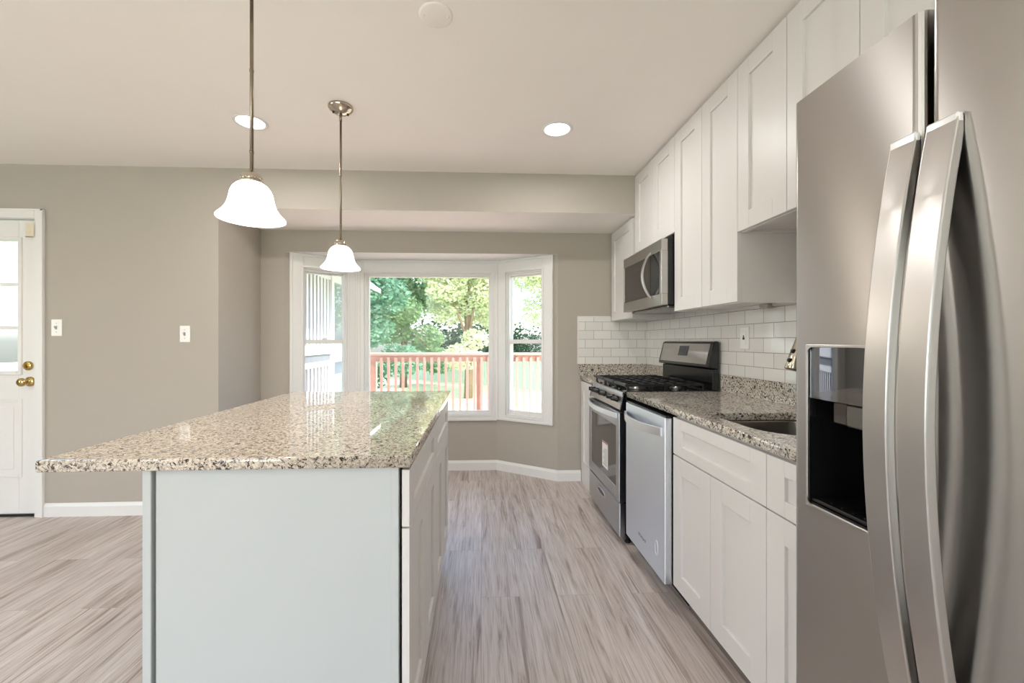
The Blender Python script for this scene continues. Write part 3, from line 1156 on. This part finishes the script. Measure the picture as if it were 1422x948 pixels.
# control panel
cp = MB()
cp.prism([(.828, .803), (.862, .803), (.862, .898), (.846, .898)], 'y', RY0 + .016, RY1 - .016, .002)
cpo = cp.build('control_panel', M['steel'], rg)
for a_, b_ in ((RY0 + .002, RY0 + .0155), (RY1 - .0155, RY1 - .002)):
    MB().prism([(.826, .801), (.862, .801), (.862, .8975), (.845, .8975)], 'y', a_, b_, .002).build('end_cap', M['black'], rg)
nv = Vector((-.095, 0, .018)).normalized()
for y in (2.545, 2.635, 2.81, 2.975, 3.065):
    p = Vector((.8378, y, .860))
    kn = MB()
    kn.tube([p, p + nv * .008, p + nv * .010, p + nv * .036, p + nv * .039], [.019, .019, .0165, .015, .012], 20)
    kk = kn.build('knob', M['black_plastic'], rg)
    MB().box(p.x - .0435, p.x - .020, y - .0035, y + .0035, p.z - .008, p.z + .020, .002).build('grip', M['black_plastic'], kk)
# cooktop
ct = MB()
ct.prism([(.838, .8985), (1.37, .8985), (1.37, .912), (1.34, .918), (.875, .918), (.842, .910)], 'y', RY0 - .002, RY1 + .002, .002)
ct.build('cooktop', M['gloss_black'], rg)
tr = MB()
tr.prism([(.835, .897), (.845, .897), (.852, .913), (.842, .911)], 'y', RY0 - .001, RY1 + .001)
tr.build('front_trim', M['steel_bright'], rg)
for (x, y, r) in ((.98, 2.60, .042), (1.24, 2.60, .034), (1.11, 2.81, .05), (.98, 3.02, .046), (1.24, 3.02, .034)):
    MB().lathe([(0, 0), (r * 1.35, 0), (r * 1.3, .006), (r, .008), (r, .014), (r * .8, .016), (0, .017)], (x, y, .918), 'z', 24).build('burner', M['grey_metal'], rg)
    MB().lathe([(r * .82, .0162), (r * .85, .02), (r * .7, .024), (0, .025)], (x, y, .918), 'z', 24).build('burner_cap', M['iron'], rg)


def grate(y0, y1):
    g = MB()
    x0, x1 = .872, 1.345
    zt = .958
    b = .011
    for y in (y0, y1 - b):
        g.box(x0, x1, y, y + b, zt - .014, zt, .002)
    for x in (x0, x1 - b, (x0 + x1) / 2 - b / 2):
        g.box(x, x + b, y0 + b, y1 - b, zt - .014, zt, .002)
    ym = (y0 + y1) / 2
    for x in (x0 + .105, x1 - .125, x0 + .17, x1 - .19):
        g.box(x, x + b * .8, y0 + b, y1 - b, zt - .012, zt, .002)
    g.box(x0 + b, x1 - b, ym - b / 2, ym + b / 2, zt - .012, zt, .002)
    for x in (x0, x1 - b, (x0 + x1) / 2 - b / 2):
        for y in (y0, y1 - b):
            g.box(x, x + b, y, y + b, .9165, zt - .012, .001)
    # broad rounded front bar
    g.box(x0 - .012, x0 + .004, y0, y1, zt - .018, zt + .001, .005, 2)
    return g


for y0, y1 in ((2.470, 2.690), (2.697, 2.923), (2.930, 3.148)):
    grate(y0, y1).build('grate', M['iron'], rg)
# backguard
bg = MB()
bg.prism([(1.392, .9185), (1.4325, .9185), (1.4325, 1.05), (1.392, 1.045)], 'y', RY0 + .004, RY1 - .004, .003)
bg.prism([(1.362, 1.052), (1.4325, 1.046), (1.4325, 1.212), (1.415, 1.217), (1.396, 1.208), (1.362, 1.066)], 'y', RY0, RY1, .006, 3)
bgo = bg.build('backguard', M['black'], rg)
pn = MB()
sl_ = lambda z: 1.362 + (z - 1.066) * (1.396 - 1.362) / (1.208 - 1.066)
pn.prism([(sl_(1.074) - .0018, 1.074), (sl_(1.074) + .002, 1.074), (sl_(1.200) + .002, 1.200), (sl_(1.200) - .0018, 1.200)], 'y', RY0 + .030, RY1 - .026)
pno = pn.build('fascia', M['steel'], bgo)
dp = MB()
dp.prism([(sl_(1.118) - .003, 1.118), (sl_(1.118), 1.118), (sl_(1.184), 1.184), (sl_(1.184) - .003, 1.184)], 'y', 2.735, 2.868)
dp.build('display', M['display'], bgo)

# ------------------------------------------------------------------ microwave
MX, MY0, MY1, MZ0, MZ1 = 1.062, 2.425, 3.085, 1.430, 1.822
mw = thing('microwave', 'stainless steel over-range microwave with black glass door under wall cabinet', 'microwave', (1.26, 2.755, MZ0))
MB().box(1.102, 1.130, MY0 + .001, MY1 - .001, MZ0 + .002, MZ1, .002).box(1.130, XR - .011, MY0 + .001, 3.084, MZ0 + .002, MZ1 + .028, .002).build('body', M['black'], mw)
d = MB()
d.box(MX, 1.1015, MY0, MY1, MZ0, MZ0 + .068, .003, 2).box(MX, 1.1015, MY0, MY1, MZ1 - .068, MZ1, .003, 2)
d.box(MX, 1.1015, MY0, MY0 + .026, MZ0 + .068, MZ1 - .068, .002).box(MX, 1.1015, MY1 - .02, MY1, MZ0 + .068, MZ1 - .068, .002)
d.box(1.085, 1.1015, MY0 + .026, MY1 - .02, MZ0 + .068, MZ1 - .068)
do = d.build('door', M['steel'], mw)
MB().box(MX + .003, 1.086, MY0 + .17, MY1 - .0202, MZ0 + .0682, MZ1 - .0682).build('window', M['dark_glass'], do)
MB().box(MX + .002, 1.086, MY0 + .0262, MY0 + .165, MZ0 + .0682, MZ1 - .0682, .001).build('control_panel', M['black'], do)
wfr = MB()
for a, b, z0, z1 in ((MY0 + .20, MY1 - .04, MZ0 + .10, MZ0 + .104), (MY0 + .20, MY1 - .04, MZ1 - .124, MZ1 - .12), (MY0 + .20, MY0 + .204, MZ0 + .104, MZ1 - .124), (MY1 - .044, MY1 - .04, MZ0 + .104, MZ1 - .124)):
    wfr.box(MX + .002, MX + .003, a, b, z0, z1)
wfr.build('window_border', M['oven_glass'], do)
bow_handle(MX, .052, MZ0 + .055, MZ1 - .055, 'z', MY0 + .138, MY0 + .158, thick=.012, axis_is_y=False).build('handle', M['steel_bright'], do)
un = MB()
un.box(1.115, 1.40, MY0 + .03, MY1 - .03, MZ0 - .014, MZ0 + .002, .004)
un.build('vent_base', M['steel_dark'], mw)

# ------------------------------------------------------------------ refrigerator
FX, FY0, FYG, FY1, FT = .706, .135, .635, .9175, 1.748
fr = thing('refrigerator', 'large stainless steel side-by-side refrigerator with curved bar handles and dispenser', 'refrigerator', (1.08, .53, 0))
MB().box(.846, 1.43, FY0 + .004, FY1 - .004, .02, FT - .012, .004).box(.785, .846, FY0 + .004, FY1 - .004, .09, .84).box(.785, .846, FY0 + .004, FY1 - .004, 1.23, FT - .012).box(.785, .846, FY0 + .004, .66, .84, 1.23).box(.785, .846, .885, FY1 - .004, .84, 1.23).build('body', M['plastic_grey'], fr)
MB().box(.74, .784, FY0 + .006, FY1 - .006, .012, .085, .003).build('kick_grille', M['black_plastic'], fr)
GA = .0055   # half the gap between the doors
# dispenser opening in the freezer door
PY0, PY1, PZ0, PZ1 = .6815, .8755, .866, 1.204


def door_shape(y0, y1, hole=None):
    """slab with rounded vertical edges; optional rectangular through-opening"""
    m = MB()
    x0, x1 = FX, .778
    r = .014

    def prof(ya, yb, ra, rb):
        pts = [(x1, ya), (x1, yb)]
        if rb > 0:
            for k in range(7):
                a = math.radians(90 * k / 6)
                pts.append((x0 + rb - rb * math.sin(a), yb - rb + rb * math.cos(a)))
        else:
            pts.append((x0, yb))
        if ra > 0:
            for k in range(7):
                a = math.radians(90 * k / 6)
                pts.append((x0 + ra - ra * math.cos(a), ya + ra - ra * math.sin(a)))
        else:
            pts.append((x0, ya))
        return pts
    zb, zt = .09, FT
    if hole is None:
        m.prism(prof(y0, y1, r, r), 'z', zb, zt)
    else:
        ha, hb, hz0, hz1 = hole
        m.prism(prof(y0, y1, r, r), 'z', zb, hz0).prism(prof(y0, y1, r, r), 'z', hz1, zt)
        m.prism(prof(y0, ha, r, 0), 'z', hz0, hz1).prism(prof(hb, y1, 0, r), 'z', hz0, hz1)
        bmesh.ops.remove_doubles(m.bm, verts=m.bm.verts, dist=1e-5)
    return m


fd = door_shape(FYG + GA, FY1, (PY0, PY1, PZ0, PZ1)).build('freezer_door', M['steel'], fr)
rd = door_shape(FY0, FYG - GA).build('fridge_door', M['steel'], fr)
MB().box(.765, .7845, FYG - GA - .02, FYG + GA + .02, .09, FT - .01).build('door_seal', M['black_plastic'], fr)
for y in (FY1 - .05, FY0 + .05):
    MB().box(.73, .83, y - .025, y + .025, FT + .0005, FT + .016, .004).build('hinge_cover', M['plastic_grey'], fr)


def fridge_handle(ya, yb, z0, z1, depth):
    t = bmesh.new()
    rings = []
    n = 40
    for i in range(n + 1):
        s = i / n
        z = z0 + (z1 - z0) * s
        w = 1 - abs(2 * s - 1) ** 1.85
        xo = FX - .010 - depth * w
        xi = min(xo + .016, FX - .0002)
        if i in (0, n):
            xi = FX - .0002
        rings.append([t.verts.new(p) for p in ((xo, ya, z), (xo, yb, z), (xi, yb, z), (xi, ya, z))])
    for r0, r1 in zip(rings, rings[1:]):
        for k in range(4):
            t.faces.new((r0[k], r0[(k + 1) % 4], r1[(k + 1) % 4], r1[k]))
    t.faces.new(rings[0])
    t.faces.new(rings[-1])
    bmesh.ops.recalc_face_normals(t, faces=t.faces)
    es = [e for e in t.edges if len(e.link_faces) == 2 and e.calc_face_angle() > .6]
    bmesh.ops.bevel(t, geom=es, offset=.0025, segments=2, profile=.5, affect='EDGES')
    m = MB()
    m._add(t, False)
    return m


hl = fridge_handle(.640, .683, .615, 1.546, .050).build('handle', M['steel_bright'], fr)
hr = fridge_handle(.580, .625, .615, 1.548, .050).build('handle', M['steel_bright'], fr)
for ho_, y0, y1 in ((hl, .640, .683), (hr, .580, .625)):
    MB().box(FX - .0115, FX - .0008, y0 - .0005, y1 + .0005, 1.535, 1.552, .003).build('film_wrap', M['film'], ho_)
tg_ = MB()
tg_.tube([(FX - .002, .668, 1.525), (FX - .010, .662, 1.50), (FX - .007, .660, 1.478)], [.003, .004, .003], 8)
tg_.build('tie', M['black_plastic'], hl)
MB().lathe([(0, 0), (.010, .001), (.011, .004), (.008, .006), (0, .006)], (FX - .012, .655, 1.468), 'y', 16).prism([(FX - .022, 1.462), (FX - .004, 1.468), (FX - .003, 1.452), (FX - .016, 1.440)], 'y', .655, .658).build('tag', M['red_tag'], hl)

# dispenser
dsp = MB()
# bezel
dsp.frame((PY0 - .004, PY1 + .004, PZ0 - .004, PZ1 + .004), (PY0 + .002, PY1 - .002, PZ0 + .002, PZ1 - .002), 0, .004, .001)
Tm = Matrix(((0, 1, 0, FX - .0025), (1, 0, 0, 0), (0, 0, 1, 0), (0, 0, 0, 1)))
bmesh.ops.transform(dsp.bm, matrix=Tm, verts=dsp.bm.verts)
bmesh.ops.recalc_face_normals(dsp.bm, faces=dsp.bm.faces)
for (yc, zc, sy, sz) in ((PY0, PZ0, 1, 1), (PY1, PZ0, -1, 1), (PY0, PZ1, 1, -1), (PY1, PZ1, -1, -1)):
    rc = .016
    yo, zo = yc + sy * .001, zc + sz * .001
    dsp.prism([(yo, zo)] + [(yo + sy * (rc - rc * math.sin(a)), zo + sz * (rc - rc * math.cos(a))) for a in [math.radians(90 * k / 8) for k in range(9)]], 'x', FX - .003, FX - .001)
dso = dsp.build('dispenser', M['steel_bright'], fr)
pz = 1.094
cav = MB()
xo = .842
cav.box(xo - .003, xo, PY0 + .002, PY1 - .002, PZ0 + .002, pz).box(FX + .001, xo, PY0 + .001, PY0 + .004, PZ0 + .002, pz).box(FX + .001, xo, PY1 - .004, PY1 - .001, PZ0 + .002, pz)
cav.box(FX + .001, xo, PY0 + .004, PY1 - .004, PZ0 + .001, PZ0 + .006).box(FX + .02, xo, PY0 + .004, PY1 - .004, pz - .004, pz)
cav.build('cavity', M['black'], dso)
cpn = MB()
ym, hw = (PY0 + PY1) / 2, (PY1 - PY0) / 2 - .0015
arcp = [(FX + .03, ym - hw), (FX + .03, ym + hw)] + [(FX + .0022 - .0045 * (1 - (1 - k / 9) ** 2), ym + hw - 2 * hw * k / 18) for k in range(19)]
arcp = arcp[:2] + [(FX + .0022 - .0045 * (1 - ((9 - k) / 9) ** 2), ym + hw - 2 * hw * k / 18) for k in range(19)]
cpn.prism(arcp, 'z', pz, PZ1 - .0015, smooth=False)
for f_ in cpn.bm.faces:
    if abs(f_.normal.z) < .5 and f_.normal.x < -.5:
        f_.smooth = True
bmesh.ops.split_edges(cpn.bm, edges=[e_ for e_ in cpn.bm.edges if len({q_.smooth for q_ in e_.link_faces}) > 1])
cpn.build('touch_panel', M['touch'], dso)
icons = MB()
for (y, z) in ((.735, 1.150), (.72, 1.150), (.735, 1.134), (.72, 1.130), (.706, 1.134)):
    icons.box(FX - .0028, FX - .0015, y - .004, y + .004, z, z + .002)
icons.build('icons', M['plastic_grey'], dso)
ch = MB()
ch.box(FX + .022, .80, PY0 + .022, PY0 + .124, pz - .05, pz - .0045, .004, 2)
ch.lathe([(0, -.062), (.008, -.062), (.010, -.05), (.014, -.046)], (.745, PY0 + .03, pz), 'z', 16)
ch.build('ice_chute', M['grey_metal'], dso)
MB().box(FX + .03, .80, PY0 + .125, PY0 + .164, pz - .05, pz - .0045, .003).build('water_block', M['oven_glass'], dso)
pd = MB()
pd.prism([(.80, pz - .055), (.82, pz - .055), (.838, PZ0 + .05), (.815, PZ0 + .06)], 'y', PY0 + .03, PY0 + .085, .003)
pd.build('paddle', M['black_plastic'], dso)
ty = MB()
ty.box(FX + .004, xo - .004, PY0 + .006, PY1 - .006, PZ0 + .0065, PZ0 + .014, .002)
for k in range(7):
    y = PY0 + .022 + .025 * k
    ty.box(FX + .012, xo - .012, y - .002, y + .002, PZ0 + .014, PZ0 + .017, .001)
ty.build('drip_tray', M['black'], dso)


# ------------------------------------------------------------------ pendant lamps
def pendant(x, y, zr, label):
    t = thing('pendant_lamp', label, 'pendant lamp', (x, y, CEIL), 'opal glass pendant lamps over the island')
    MB().lathe([(0, -.001), (.062, -.001), (.063, -.008), (.058, -.016), (.052, -.020), (.034, -.034), (.012, -.040), (0, -.041)], (x, y, CEIL), 'z', 36).build('canopy', M['chrome'], t)
    for s in (-1, 1):
        MB().lathe([(.004, -.026), (.0055, -.034), (.004, -.040), (0, -.041)], (x + s * .034, y + .012 * s, CEIL), 'z', 10).build('canopy_screw', M['black_plastic'], t)
    top = zr + .150
    rod = MB()
    rod.tube([(x, y, CEIL - .04), (x, y, CEIL - .075)], .0075, 14)
    rod.tube([(x, y, CEIL - .07), (x, y, top)], .0056, 14)
    for z in (CEIL - .36, CEIL - .62):
        if z > top + .05:
            rod.tube([(x, y, z - .004), (x, y, z + .004)], .0066, 14)
    rod.build('rod', M['nickel_dark'], t)
    cap = MB()
    cap.lathe([(0, .153), (.009, .152), (.012, .146), (.026, .142), (.030, .134), (.029, .130), (.030, .129), (.030, .122), (.028, .121), (0, .121)], (x, y, zr), 'z', 32)
    for k in range(8):
        a = 2 * math.pi * k / 8
        cap.lathe([(0, .128), (.0035, .1275), (.0035, .1235), (0, .123)], (x + .0305 * math.cos(a), y + .0305 * math.sin(a), zr), 'z', 8)
    cap.lathe([(.028, .122), (.033, .118), (.034, .113), (.030, .112), (.0, .112)], (x, y, zr), 'z', 32)
    cap.build('shade_holder', M['chrome'], t)
    prof = [(.028, .1145), (.036, .112), (.046, .105), (.055, .094), (.061, .080), (.064, .064), (.067, .050), (.072, .036), (.079, .024), (.087, .014), (.095, .006), (.0995, .0), (.0985, -.003),
            (.094, .001), (.085, .011), (.077, .021), (.070, .034), (.065, .049), (.062, .063), (.059, .079), (.053, .092), (.045, .102), (.035, .109), (.028, .1115)]
    MB().lathe(prof, (x, y, zr), 'z', 48).build('shade', M['shade'], t)
    MB().lathe([(0, .02), (.014, .024), (.022, .036), (.025, .05), (.021, .066), (.013, .08), (.012, .1105), (0, .111)], (x, y, zr), 'z', 24).build('bulb', M['bulb'], t)
    light('pendant_light', 'POINT', (x, y, zr + .004), 5.0, (1.0, .90, .78), shadow_soft_size=.03)
    return t


pendant(-.734, 1.375, 1.607, 'nickel pendant lamp with white bell shade over the near end of the island')
pendant(-.734, 2.225, 1.597, 'nickel pendant lamp with white bell shade over the far end of the island')


# ------------------------------------------------------------------ recessed lights and cover plate
def recessed(x, y, label, power=6):
    t = thing('recessed_light', label, 'ceiling light', (x, y, CEIL), 'round recessed ceiling lights')
    MB().lathe([(.070, -.0005), (.088, -.0005), (.090, -.003), (.086, -.006), (.076, -.007), (.072, -.004), (.070, -.0005)], (x, y, CEIL), 'z', 40).build('trim_ring', M['trim'], t)
    MB().lathe([(0, -.003), (.0715, -.003), (.0715, -.0008), (0, -.0008)], (x, y, CEIL), 'z', 40).build('lens', M['lens'], t)
    light('recessed_light_lamp', 'AREA', (x, y, CEIL - .012), power, (1.0, .965, .925), (0, 0, -1), shape='DISK', size=.13)


recessed(.437, 2.40, 'lit recessed ceiling light near the wall cabinets', 9)
recessed(-1.287, 2.40, 'lit recessed ceiling light behind the near pendant rod', 10)
for x, y in ((.437, -.6), (-1.287, -.6), (-3.0, .9), (-3.0, -1.6), (-1.287, -2.4)):
    recessed(x, y, 'lit recessed ceiling light in the room behind the camera')
cv = thing('ceiling_cover_plate', 'round white blank cover plate with two screws on the ceiling', 'cover plate', (-.170, 1.582, CEIL))
MB().lathe([(0, -.005), (.056, -.005), (.062, -.003), (.063, -.0005), (0, -.0005)], (-.170, 1.582, CEIL), 'z', 40).build('plate', M['ceiling'], cv)
for s in (-1, 1):
    MB().lathe([(0, -.0075), (.004, -.007), (.0045, -.005)], (-.170 + s * .044, 1.582 + s * .004, CEIL), 'z', 10).build('screw', M['plastic'], cv)

# ------------------------------------------------------------------ outside: deck, railing, porch, lawn, fence, trees
GZ = -1.5
g = MB()
g.box(-60, 60, 4.2, 90, GZ - .2, GZ)
struct(g, 'ground', M['grass'])
struct(MB().box(-60, 60, -40, YR - .4, GZ - .2, -.4), 'ground_rear', M['grass'])
dk = MB()
for k in range(15):
    y = 4.12 + k * .142
    dk.box(-2.9, 3.2, y, y + .136, -.02, .015, .002)
for y in (4.2, 6.1):
    dk.box(-2.9, 3.2, y, y + .05, -.25, -.02)
struct(dk, 'deck_floor', M['deck'])
ev = MB()
ev.box(XW - .3, XR + .5, YA + .12, 4.75, 2.565, 2.66).box(XW - .3, XR + .5, 4.75, 4.77, 2.50, 2.68)
struct(ev, 'sun_block_eave', M['porch'])  # unseen overhang, added to keep direct sun out of the bay
rl = thing('deck_railing', 'red-stained wooden deck railing beyond the bay window', 'railing', (.6, 6.0, .015))
MB().box(-1.66, 3.15, 5.93, 6.07, 1.015, 1.052, .004).build('cap_rail', M['redwood'], rl)
MB().box(-1.60, 3.15, 5.985, 6.02, .925, 1.0145, .003).build('top_rail', M['redwood'], rl)
MB().box(-1.60, 3.15, 5.985, 6.02, .09, .17, .003).build('bottom_rail', M['redwood'], rl)
posts = (-1.555, -.025, 1.53, 3.05)
for x in posts:
    w = .055 if x < -1 else .044
    MB().box(x - w, x + w, 6.021, 6.021 + 2 * w, -.2, 1.0145, .003).build('post', M['redwood'], rl)
b0 = None
for k in range(45):
    x = -1.405 + k * .1005
    if b0 is None:
        b0 = MB().box(x - .018, x + .018, 5.948, 5.984, .05, .99, .002).build('baluster', M['redwood'], rl)
        bx0 = x
    else:
        c = b0.copy()
        COL.objects.link(c)
        c.location.x += x - bx0

# white screened porch left of the deck
PXW = -2.20
po = thing('porch', 'white wooden porch with slatted screen and balusters outside the left bay window', 'porch', (-3.3, 5.6, 0))
for y in (4.35, 6.30, 7.25):
    MB().box(PXW - .09, PXW, y, y + .09, -1.4, 2.30, .003).build('post', M['porch'], po)
for z0, z1 in ((2.12, 2.30), (1.03, 1.16), (.86, .93), (.05, .12)):
    MB().box(PXW - .07, PXW - .02, 4.44, 6.30, z0, z1, .003).build('rail', M['porch'], po)
MB().box(PXW - .05, PXW - .04, 4.44, 6.30, .93, 1.03).box(PXW - .088, PXW - .080, 4.44, 6.30, .12, .86).box(PXW - .088, PXW - .080, 4.44, 6.30, 1.16, 2.12).build('screen', M['porch_panel'], po)
MB().box(PXW - .07, PXW - .02, 6.39, 7.25, 2.12, 2.30, .003).box(PXW - .07, PXW - .02, 6.39, 7.25, .90, 1.22, .003).box(PXW - .07, PXW - .02, 7.05, 7.25, 1.22, 2.12, .003).build('window_wall', M['porch'], po)
MB().box(PXW - .05, PXW - .045, 6.39, 7.05, 1.22, 2.12).build('window_pane', M['glass'], po)
MB().box(PXW - .06, PXW - .03, 6.39, 7.25, .30, .62, .003).build('lower_board', M['green_board'], po)
MB().box(PXW - .06, PXW - .03, 6.39, 7.25, .63, .70, .003).box(PXW - .06, PXW - .03, 6.39, 7.25, .05, .12, .003).build('lower_rail', M['porch'], po)
s0 = b0 = None
for k in range(15):
    y = 4.52 + k * .122
    if s0 is None:
        s0 = MB().box(PXW - .075, PXW - .045, y, y + .058, 1.16, 2.12, .002).build('slat', M['porch'], po)
        b0 = MB().box(PXW - .065, PXW - .03, y, y + .05, .12, .86, .002).build('baluster', M['porch'], po)
    else:
        for q in (s0, b0):
            c = q.copy()
            COL.objects.link(c)
            c.location.y += k * .122
MB().box(-4.4, PXW - .09, 7.22, 7.28, -.1, 2.35).build('end_wall', M['porch'], po)
MB().box(-4.5, PXW - .01, 4.25, 7.30, -.12, -.03).build('porch_floor', M['porch'], po)
rf = MB()
rf.prism([(-4.6, 2.31), (-2.1, 2.31), (-1.74, 2.045), (-1.74, 2.11), (-4.6, 4.2)], 'y', 4.25, 7.35, .003)
rfo = rf.build('roof', M['porch'], po)

# fence
fn = thing('garden_fence', 'weathered pale wooden board fence along the back of the lawn', 'fence', (0, 24, GZ))
bo = MB()
A, B = Vector((-9, 34, 0)), Vector((13, 14.5, 0))
nb = 190
for k in range(nb):
    p = A.lerp(B, k / nb)
    q = A.lerp(B, (k + .9) / nb)
    h = 1.62 + .03 * random.random()
    nrm = Vector((-(q - p).y, (q - p).x, 0)).normalized() * .02
    t = bmesh.new()
    vs = [t.verts.new(v) for v in (p, q, q + nrm, p + nrm)]
    f = t.faces.new(vs)
    r = bmesh.ops.extrude_face_region(t, geom=[f])
    for v in r['geom']:
        if isinstance(v, bmesh.types.BMVert):
            v.co.z += h
    bmesh.ops.recalc_face_normals(t, faces=t.faces)
    bmesh.ops.translate(t, verts=t.verts, vec=(0, 0, GZ))
    bo._add(t)
bo.build('fence_boards', M['fence'], fn)


def leaves(cl, n, size, seed, flat=.5):
    rnd = random.Random(seed)
    vs, fs = [], []
    wts = [c[3] * c[4] * c[5] for c in cl]
    for i in range(n):
        c = rnd.choices(cl, wts)[0]
        while True:
            v = Vector((rnd.uniform(-1, 1), rnd.uniform(-1, 1), rnd.uniform(-1, 1)))
            if .25 < v.length < 1:
                break
        p = Vector((c[0] + v.x * c[3], c[1] + v.y * c[4], c[2] + v.z * c[5]))
        a = Vector((rnd.gauss(0, 1), rnd.gauss(0, 1), rnd.gauss(0, flat))).normalized()
        b = a.cross(Vector((rnd.gauss(0, 1), rnd.gauss(0, 1), rnd.gauss(0, 1)))).normalized()
        s = size * rnd.uniform(.6, 1.3)
        k = len(vs)
        vs += [p - a * s, p - b * s * .5 - a * s * .1, p + a * s, p + b * s * .5 - a * s * .1]
        fs.append((k, k + 1, k + 2, k + 3))
    return vs, fs


def tree(name, label, x, y, h, spread, low, n, size, m, seed, trunk_r=.22, nclump=14):
    t = thing(name, label, 'tree', (x, y, GZ), 'trees beyond the garden fence and lawn')
    rnd = random.Random(seed)
    cl = []
    for k in range(nclump):
        a = rnd.uniform(0, 6.28)
        rr = spread * math.sqrt(rnd.random()) * .8
        z = low + (h - low) * rnd.random() ** .9
        s = spread * rnd.uniform(.32, .5)
        cl.append((rr * math.cos(a), rr * math.sin(a), z, s, s, s * .7))
    vs, fs = leaves(cl, n, size, seed)
    me = bpy.data.meshes.new('foliage')
    me.from_pydata([tuple(v) for v in vs], [], fs)
    me.materials.append(m)
    o = bpy.data.objects.new('foliage', me)
    COL.objects.link(o)
    o.parent = t
    tk = MB()
    tk.tube([(x, y, GZ), (x + .05, y, GZ + h * .3), (x - .1, y + .1, GZ + h * .6), (x, y, GZ + h * .85)], [trunk_r * 1.25, trunk_r, trunk_r * .7, trunk_r * .3], 10)
    for c in cl[:7]:
        tk.tube([(x, y, GZ + h * .35), (x + c[0] * .5, y + c[1] * .5, GZ + (h * .35 + c[2]) / 2 + .3), (x + c[0], y + c[1], GZ + c[2])], [trunk_r * .5, trunk_r * .3, trunk_r * .1], 6)
    tk.build('trunk', M['bark'], t)
    return t


tree('leafy_tree', 'blue-green leafy tree at left of the big bay window view', -5.2, 17.5, 7.4, 2.6, 1.0, 20000, .115, M['leaf_b'], 1, nclump=24)
tree('leafy_tree', 'mid-green leafy tree in the middle of the bay window view', -4.6, 25.0, 9.5, 2.7, 1.2, 20000, .13, M['leaf_a'], 2, .18, nclump=28)
tree('leafy_tree', 'pale sunlit tree with bare trunk at right of the big bay window', -.62, 20.0, 7.5, 2.0, 1.9, 22000, .105, M['leaf_c'], 3, .17, nclump=30)
tree('leafy_tree', 'pale sunlit tree seen through the right side window of the bay', 4.6, 23.0, 9.0, 3.0, 2.0, 16000, .13, M['leaf_c'], 4, nclump=22)
tree('leafy_bush', 'wide low dark bush behind the fence in the middle of the view', -.5, 40.0, 3.0, 7.0, .6, 12000, .2, M['leaf_d'], 5, nclump=20)
tree('leafy_tree', 'tall green tree at the far left behind the porch', -14.0, 26.0, 9.0, 3.6, 1.0, 10000, .16, M['leaf_b'], 6)
